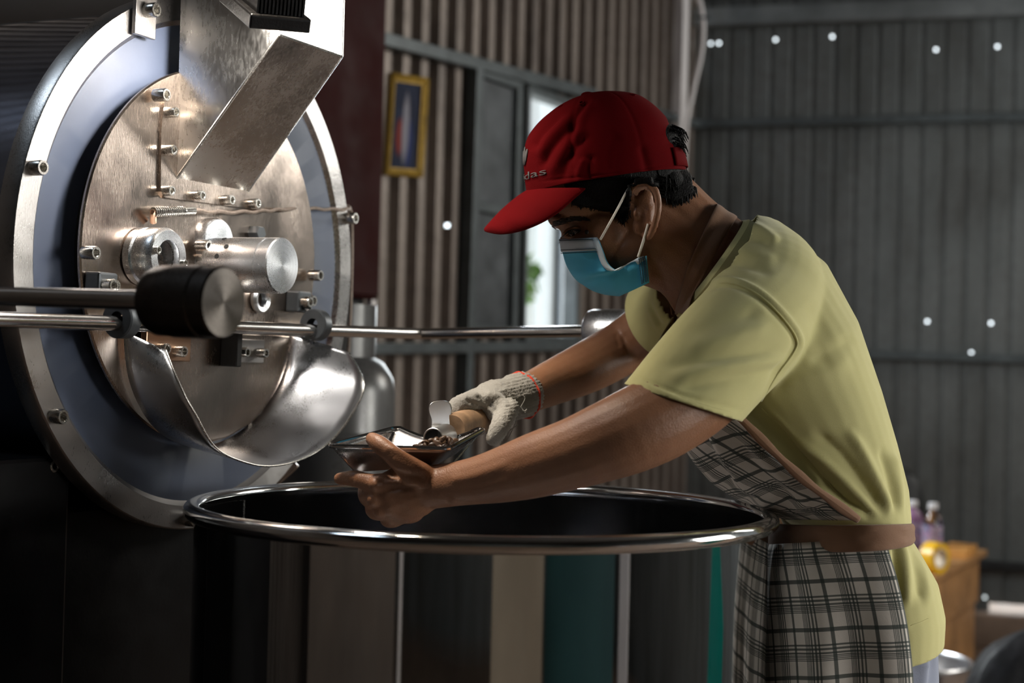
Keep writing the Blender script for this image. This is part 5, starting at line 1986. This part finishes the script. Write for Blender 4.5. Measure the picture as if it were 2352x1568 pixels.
# sewn seams on the near side
for pts, r in (([(1556, 716), (1604, 667), (1671, 649), (1738, 674), (1795, 727), (1829, 777), (1822, 811), (1784, 862), (1748, 920)], .0016),
               ([(1462, 868), (1556, 908), (1638, 935), (1706, 950)], .0007), ([(1750, 938), (1800, 988), (1860, 1060), (1930, 1140)], .0009), ([(2092, 1436), (2112, 1429), (2132, 1420)], .0006)):
    path = []
    for x, y in crom(pts, 8):
        h_ = SBV.ray_cast(CAM, ray(x, y).normalized())
        if h_[0] is not None:
            path.append(h_[0] - ray(x, y).normalized() * .0014)
    if len(path) > 3:
        for _ in range(2):
            path = [path[0]] + [(path[i - 1] + path[i] * 2 + path[i + 1]) / 4 for i in range(1, len(path) - 1)] + [path[-1]]
        MB().tube(path, r, 6).build('seam', 'shirt', shirt)
# ribbed collar round the neckline
rc = ring_sec((1702, 500), (1547, 713), .0845, HZ, 48, 2.2)
cen = sum(rc, Vector()) / 48
rows = []
for i in range(48):
    o_ = (rc[i] - cen).normalized()
    rc[i] = rc[i] - kn * .013
    rows.append([rc[i] + o_ * .001 - kn * .010, rc[i] + o_ * .0035 - kn * .005, rc[i] + o_ * .002 + kn * .004, rc[i] - o_ * .004 + kn * .010])
MB().grid(rows, cu=True).build('collar', 'shirt', shirt, solid=.0018, fixn=False)

# ---- apron
apr = None


def around(near, front, far, n, p=1.0):
    """row of points from the near edge round the front to the far edge"""
    out = []
    for k in range(n + 1):
        a = k / n * PI / 2
        sx, sy = math.sin(a) ** p, 1 - math.cos(a) ** p
        out.append(P(near[0] + (front[0] - near[0]) * sx, near[1] + (front[1] - near[1]) * sx, near[2] + (front[2] - near[2]) * sy))
    for k in range(1, n + 1):
        a = PI / 2 - k / n * PI / 2
        sx, sy = math.sin(a) ** p, 1 - math.cos(a) ** p
        out.append(P(far[0] + (front[0] - far[0]) * sx, far[1] + (front[1] - far[1]) * sx, far[2] + (front[2] - far[2]) * sy))
    return out


def cloth_uv(rows, su=1.0, sv=1.0, u0=0.0):
    uv = []
    for i, r in enumerate(rows):
        d = [0]
        for a, b in zip(r[:-1], r[1:]):
            d.append(d[-1] + (b - a).length)
        uv.append(d)
    base = rows[0]
    vv = [0]
    mid = len(base) // 4
    for a, b in zip(rows[:-1], rows[1:]):
        vv.append(vv[-1] + (b[mid] - a[mid]).length)
    return [[(u0 + uv[i][j] * su, vv[i] * sv) for j in range(len(base))] for i in range(len(rows))]


NV = 46
ne = lerp_curve([(1640, 905, 1.705), (1700, 965, 1.700), (1775, 1040, 1.700), (1850, 1108, 1.705), (1918, 1158, 1.712), (1968, 1194, 1.722)], NV)
frn = lerp_curve([(1515, 930, 1.87), (1549, 985, 1.87), (1575, 1032, 1.87), (1606, 1072, 1.87), (1650, 1118, 1.87), (1715, 1156, 1.87), (1800, 1192, 1.87)], NV)
fa = lerp_curve([(1640, 905, 2.05), (1700, 965, 2.05), (1775, 1040, 2.05), (1850, 1108, 2.04), (1918, 1158, 2.03), (1968, 1194, 2.03)], NV)
rows = [around(ne[i], frn[i], fa[i], 26) for i in range(NV)]
uvb = cloth_uv(rows)
# the bib hangs off square to the strap: shear the print a little so the checks run as in the cloth
uvb = [[(u + .25 * v, v) for u, v in r] for r in uvb]
bm_ = MB().grid(rows, uv=uvb)
bme_ = bm_.mesh('apron')
folds(bme_, [([(1620, 960), (1660, 1040), (1720, 1120), (1790, 1180)], -.0060, 12), ([(1600, 975), (1640, 1050), (1690, 1130)], .0060, 12), ([(1665, 965), (1720, 1050), (1800, 1140), (1850, 1185)], .0050, 13),
             ([(1575, 1000), (1610, 1060), (1660, 1115)], -.0045, 10), ([(1720, 1010), (1790, 1090), (1870, 1160)], -.0040, 12), ([(1700, 1150), (1760, 1130), (1830, 1150)], .0040, 12), ([(1760, 1100), (1850, 1140), (1930, 1180)], .0036, 12),
             ([(1810, 1180), (1860, 1150), (1890, 1130)], -.003, 9), ([(1850, 1190), (1895, 1165), (1920, 1150)], .003, 8)], face=False)
apron = child(bme_, 'apron', 'plaid', person, angle=0, fixn=False, solid=.0014)
apron['label'] = 'plaid cotton apron with brown ties'
# skirt with gathers below the waistband
NS = 56
ne = lerp_curve([(2034, 1236, 1.712), (2042, 1268, 1.704), (2062, 1335, 1.698), (2084, 1440, 1.690), (2096, 1568, 1.690), (2102, 1800, 1.692), (2100, 2150, 1.70)], NS)
frn = lerp_curve([(1770, 1250, 1.87), (1762, 1275, 1.87), (1752, 1335, 1.87), (1745, 1440, 1.87), (1741, 1568, 1.87), (1738, 1800, 1.87), (1738, 2150, 1.87)], NS)
fa = lerp_curve([(2020, 1212, 2.01), (2040, 1262, 2.02), (2050, 1335, 2.035), (2060, 1440, 2.04), (2064, 1568, 2.04), (2062, 1800, 2.04), (2062, 2150, 2.04)], NS)
rows = [around(ne[i], frn[i], fa[i], 80, .80) for i in range(NS)]
uvs = cloth_uv(rows, 1.12)
nr = len(rows[0])
out = []
for i, r in enumerate(rows):
    v = i / (NS - 1)
    row = []
    for j, p in enumerate(r):
        u = j / (nr - 1) * 2
        t = (r[min(j + 1, nr - 1)] - r[max(j - 1, 0)]).normalized()
        nrm_ = Vector((t.y, -t.x, 0))
        if nrm_.dot(p - P(1960, 1400, HZ)) < 0:
            nrm_ = -nrm_
        am = .0030 * math.exp(-v * 5) + .0085 * min(1, v * 2.4)
        w = math.sin(34 * u + 1.3 * math.sin(9 * u) + 2.0 * v) * math.exp(-v * 9) * .5 + math.sin(15 * u + 2.1 * math.sin(4.3 * u) + 1.5 * v) * (1 - math.exp(-v * 7))
        row.append(p + nrm_ * (am * w))
    out.append(row)
MB().grid(out, uv=[[(u + .02, v + .012) for u, v in r] for r in uvs]).build('apron_skirt', 'plaid', apron, angle=0, fixn=False, solid=.0014)


# brown waistband with its tie drawn to the back
def band(back, front, half, up0, dn0, n=72, off=0.0, lift=.019):
    B, F_ = P(back[0], back[1], HZ), P(front[0], front[1], HZ)
    c, A = (B + F_) / 2, (B - F_) / 2
    rows = []
    for k in range(n):
        a = 2 * PI * k / n
        ca, sa = math.cos(a), math.sin(a)
        p = c + A * ca + FWD * (half * sa) + Vector((0, 0, lift * -sa if sa < 0 else 0))
        o_ = (A.normalized() * ca * half + FWD * sa * A.length).normalized()
        s = .5 + .5 * ca
        s = s * s * s
        up, dn = up0[0] * (1 - s) + up0[1] * s, dn0[0] * (1 - s) + dn0[1] * s
        wv_ = .0016 * math.sin(11 * a) + .0012 * math.sin(23 * a + 1)
        rows.append([p + Vector((0, 0, up)) + o_ * (off - .001), p + Vector((0, 0, up * .5)) + o_ * (off + .0022 + wv_), p + o_ * (off + .0012 - wv_), p - Vector((0, 0, dn * .55)) + o_ * (off + .0026 + wv_), p - Vector((0, 0, dn)) + o_ * (off + .001)])
    return MB().grid(rows, cu=True)


wb_ = band((2071, 1218), (1768, 1230), .186, (.017, .0115), (.0165, .0115))
wbo = wb_.build('waistband', 'brown_cloth', apron, solid=.002, fixn=False, subsurf=1)
# binding along the side of the bib up to the armpit
ne2 = lerp_curve([(1640, 905, 1.700), (1700, 960, 1.695), (1775, 1035, 1.694), (1850, 1104, 1.699), (1918, 1155, 1.706), (1975, 1196, 1.716)], 30)
rows, rowf = [], []
for i, q in enumerate(ne2):
    p = P(q[0], q[1], q[2])
    nx = ne2[min(i + 1, 29)] - ne2[max(i - 1, 0)]
    d = np.array((nx[1], -nx[0]))
    d = d / np.linalg.norm(d)
    w = 11 + 2.0 * math.sin(i * .8)
    rr = [P(q[0] - d[0] * w, q[1] - d[1] * w, q[2] - .003), P(q[0], q[1], q[2] - .0055), P(q[0] + d[0] * w, q[1] + d[1] * w, q[2] - .0015)]
    rows.append(rr)
    rowf.append([mirror(x) for x in rr])
MB().grid(rows).build('side_tie', 'brown_cloth', apron, solid=.002, fixn=False, subsurf=1)
MB().grid(rowf).build('side_tie', 'brown_cloth', apron, solid=.002, fixn=False, subsurf=1)
# neck strap
le = lerp_curve([(1640, 474), (1620, 520), (1597, 570), (1578, 620), (1566, 668), (1556, 716)], 18)
re_ = lerp_curve([(1688, 506), (1668, 540), (1644, 586), (1620, 638), (1602, 684), (1590, 730)], 18)
rows = []
for i in range(18):
    rows.append([drape(*(le[i] * (1 - u) + re_[i] * u), .0105 + .0016 * math.sin(u * 9 + i * .3), HZ - .06) for u in (0, .2, .4, .6, .8, 1)])
for i in range(18):                     # keep the strap off the axis plane at its ends
    pass
allr = [[mirror(q) for q in r] for r in rows[::-1]]
top_mid = [P(le[0][0] * (1 - u) + (re_[0][0]) * u + 4, le[0][1] * (1 - u) + re_[0][1] * u - 3, HZ) for u in (0, .2, .4, .6, .8, 1)]
MB().grid(allr + [top_mid] + rows).build('neck_strap', 'brown_cloth', apron, solid=.002, fixn=False, subsurf=1)

# ---- knitted glove on the far hand
GZ = -.040
mb = MB()


def gl(pts):
    limb(mb, [(x, y, z + GZ, r) for x, y, z, r in pts], 14, 4)


gl([(1196, 908, 2.000, .0330), (1180, 914, 1.990, .0318), (1160, 920, 1.978, .0305), (1135, 924, 1.965, .0315)])
pell(mb, 1104, 922, 1.950 + GZ, 64, 34, -18, .038)
pell(mb, 1072, 930, 1.938 + GZ, 40, 26, -24, .038)
pell(mb, 1140, 938, 1.935 + GZ, 40, 30, 10, .022)
gl([(1085, 920, 1.915, .0135), (1054, 931, 1.902, .0128), (1044, 948, 1.897, .0120), (1049, 962, 1.900, .0105)])
gl([(1092, 922, 1.935, .0135), (1062, 936, 1.922, .0128), (1058, 955, 1.914, .0122), (1066, 968, 1.912, .0105)])
gl([(1098, 928, 1.957, .0135), (1074, 942, 1.940, .0125), (1074, 962, 1.930, .0118), (1084, 974, 1.925, .0105)])
gl([(1106, 936, 1.972, .0125), (1092, 952, 1.960, .0118), (1094, 972, 1.948, .0108), (1102, 984, 1.942, .0098)])
gl([(1168, 938, 1.930, .0150), (1156, 962, 1.912, .0140), (1148, 980, 1.904, .0130), (1140, 996, 1.902, .0118), (1134, 1006, 1.902, .0105)])
gm = remesh(mb, .0023, 2)
gv, gn = getv(gm), getn(gm)
px_, _ = proj(gv)
rib = np.clip((px_[:, 0] - 1148) / 24, 0, 1)
d_ = .0010 * rib * np.sin((px_[:, 1] + px_[:, 0] * .25) * .85) + .0007 * np.sin(gv[:, 0] * 1400) * np.sin(gv[:, 2] * 1500 + gv[:, 1] * 900)
d_ += rng.normal(size=len(gv)) * .00028
setv(gm, gv + gn * d_[:, None])
folds(gm, [([(1066, 915), (1100, 935), (1112, 962)], -.003, 7), ([(1090, 905), (1120, 925), (1140, 950)], -.0025, 7), ([(1110, 900), (1150, 915), (1165, 940)], .002, 8), ([(1135, 890), (1160, 905), (1176, 930)], -.002, 6)])
glove = child(gm, 'work_glove', 'glove', person, angle=0, fixn=False)
glove['label'] = 'grey-white knitted cotton glove with a red cuff edge'
a_, b_ = P(1186, 912, 1.953), P(1197, 908, 1.961)
axg = (b_ - a_).normalized()
g1 = P(1198, 908, 1.962)
sidev = axg.cross(UPV).normalized()
upg = sidev.cross(axg).normalized()
MB().tube([g1 + (sidev * math.cos(t) + upg * math.sin(t)) * (.0318 + .0008 * math.sin(9 * t)) for t in np.linspace(0, 2 * PI, 49)], .0020, 8).build('cuff_edge', 'red_thread', glove)
yarn = MB()
for pts in ([(1196, 935), (1206, 915), (1198, 905)], [(1196, 934), (1204, 944), (1210, 940), (1206, 948)], [(1190, 975), (1170, 990), (1160, 1010)], [(1150, 985), (1162, 1000), (1140, 1035)], [(1186, 965), (1166, 1010), (1150, 1028)]):
    yarn.tube([P(x, y, 1.905) for x, y in crom(pts, 5)], .0007, 5)
yarn.build('loose_yarn', 'glove', glove)['kind'] = 'stuff'

# ------------------------------------------------------------------ tray, beans and trier
tc = [(752, 1024, 1.700), (1030, 1031, 1.680), (1113, 986, 1.790), (905, 983, 1.825)]
tb = [(806, 1084, 1.722), (996, 1070, 1.708), (1056, 1036, 1.780), (880, 1036, 1.808)]
RC = [P(*q) for q in tc]
BC = [P(*q) for q in tb]
tray = thing('metal_tray', sum(BC, Vector()) / 4, 'tapered tin tray of beans held in the bare left hand', 'tray')


def edge_pts(a, b, n, bow=0.0, dip=None):
    out = []
    for k in range(n):
        u = k / n
        p = a.lerp(b, u)
        if dip:
            p = p - UPV * dip * math.sin(PI * min(1, u * 1.0)) ** 1.0
        out.append(p)
    return out


def rounded(C, n, dips=(0, 0, 0, 0), rad=.10):
    """closed rim through four corners with small rounded corners"""
    out = []
    for i in range(4):
        a, b, c = C[i - 1], C[i], C[(i + 1) % 4]
        p0, p1 = b.lerp(a, rad), b.lerp(c, rad)
        for k in range(5):
            t = k / 4
            out.append(p0 * (1 - t) ** 2 + b * 2 * t * (1 - t) + p1 * t * t)
        q1 = c.lerp(b, rad)
        for k in range(1, n):
            u = k / n
            out.append(p1.lerp(q1, u) - UPV * (dips[i] * math.sin(PI * u)))
    return out


dips = (0, 0, .014, 0)
rim = rounded(RC, 8, dips, .07)
bot = rounded(BC, 8, (0, 0, 0, 0), .12)
mb = MB()
rows = [[rim[j].lerp(bot[j], u) for j in range(len(rim))] for u in (0, .25, .5, .75, .93, 1)]
cenb = sum(bot, Vector()) / len(bot)
rows += [[q.lerp(cenb, u) for q in bot] for u in (.06, .5, .999)]
mb.grid(rows, cv=True)
mb.build('tray_pan', 'tray', tray, solid=.0010, fixn=False, angle=30)
MB().tube(rim + [rim[0], rim[1]], .0030, 10, False).build('wire_rim', 'bead', tray)
MB().tube([P(1105, 990, 1.786), P(1062, 1040, 1.745), P(1030, 1075, 1.715)], .0012, 6).build('corner_fold', 'bead', tray)

beans = MB()
N1, N2 = 16, 9
rows = []
for i in range(N2 + 1):
    t = PI * i / N2
    row = []
    for k in range(N1):
        a = 2 * PI * k / N1
        x, y, z = .0056 * math.cos(t), .0041 * math.sin(t) * math.cos(a), .0031 * math.sin(t) * math.sin(a)
        if z < 0:
            z *= .55
            z += .0009 * math.exp(-(y / .0008) ** 2) * math.sin(t)
        row.append(Vector((x, y, z)))
    rows.append(row)
bean_me = MB().loft(rows, False).mesh('coffee_bean')
bean_me.shade_smooth()
bean_me.materials.append(M['bean'])


def trayp(u, w, h):
    r = (RC[0] * (1 - u) + RC[1] * u) * (1 - w) + (RC[3] * (1 - u) + RC[2] * u) * w
    b = (BC[0] * (1 - u) + BC[1] * u) * (1 - w) + (BC[3] * (1 - u) + BC[2] * u) * w
    return b.lerp(r, h)


placed = []
tries = 0
while len(placed) < 120 and tries < 9000:
    tries += 1
    u, w = rng.uniform(.50, .90), rng.uniform(.10, .62)
    hm_ = 1.08 - ((u - .80) / .34) ** 2 - ((w - .36) / .55) ** 2
    h = rng.uniform(.06, max(.07, hm_))
    p = trayp(u, w, h)
    if all((p - q).length > .0072 for q in placed):
        placed.append(p)
for i in range(9):
    p = P(968 + 32 * rng.random(), 1006 + 14 * rng.random(), 1.735 + .02 * rng.random())
    if all((p - q).length > .006 for q in placed):
        placed.append(p)
for p in placed:
    o = bpy.data.objects.new('coffee_bean', bean_me)
    COL.objects.link(o)
    o.location = p
    o.rotation_euler = (rng.uniform(0, 6.3), rng.uniform(-.9, .9), rng.uniform(0, 6.3))
    o['label'] = 'dark roasted coffee bean heaped in the tin tray'
    o['category'] = 'bean'
    o['group'] = 'roasted beans in the tray'

# trier: open tube, guard plate, wooden handle
m0, m1_, m2 = P(995, 1006, 1.752), P(1024, 1000, 1.800), P(1104, 974, 1.925)
axt = (m1_ - m0).normalized()
trier = thing('bean_sampler', m1_, 'metal bean sampler with a wooden handle held in the gloved hand', 'sampler')
Lm = (m1_ - m0).length
MB().lathe([(.0112, Lm), (.0112, 0), (.0122, -.0008), (.0130, 0), (.0135, Lm * .6), (.0150, Lm)], m0, axt, 40).build('sample_tube', 'trier', trier)
MB().lathe([(0, Lm * .98), (.0114, Lm * .98)], m0, axt, 40).build('tube_end', 'trier', trier)
pg = [(1010, 1024), (996, 1012), (990, 990), (991, 965), (986, 948), (985, 934), (992, 924), (1006, 920), (1022, 920), (1033, 927), (1037, 942), (1034, 962), (1036, 985), (1042, 1008), (1036, 1022)]
pgc = crom([(x, y, 1.796 + (x - 985) * .00028) for x, y in pg + pg[:1]], 4)[:-1]
MB().prism([P(*q) for q in pgc], axt * .0035).build('guard_plate', 'trier', trier, bevel=.0008)
Lh_ = (m2 - m1_).length
hax = (m2 - m1_).normalized()
MB().lathe([(0, .003), (.0175, .003), (.0192, .008), (.0198, Lh_ * .45), (.0185, Lh_ * .8), (.0165, Lh_ * .97), (.010, Lh_), (0, Lh_)], P(1036, 985, 1.806), hax, 32).build('wooden_handle', 'wood_handle', trier)
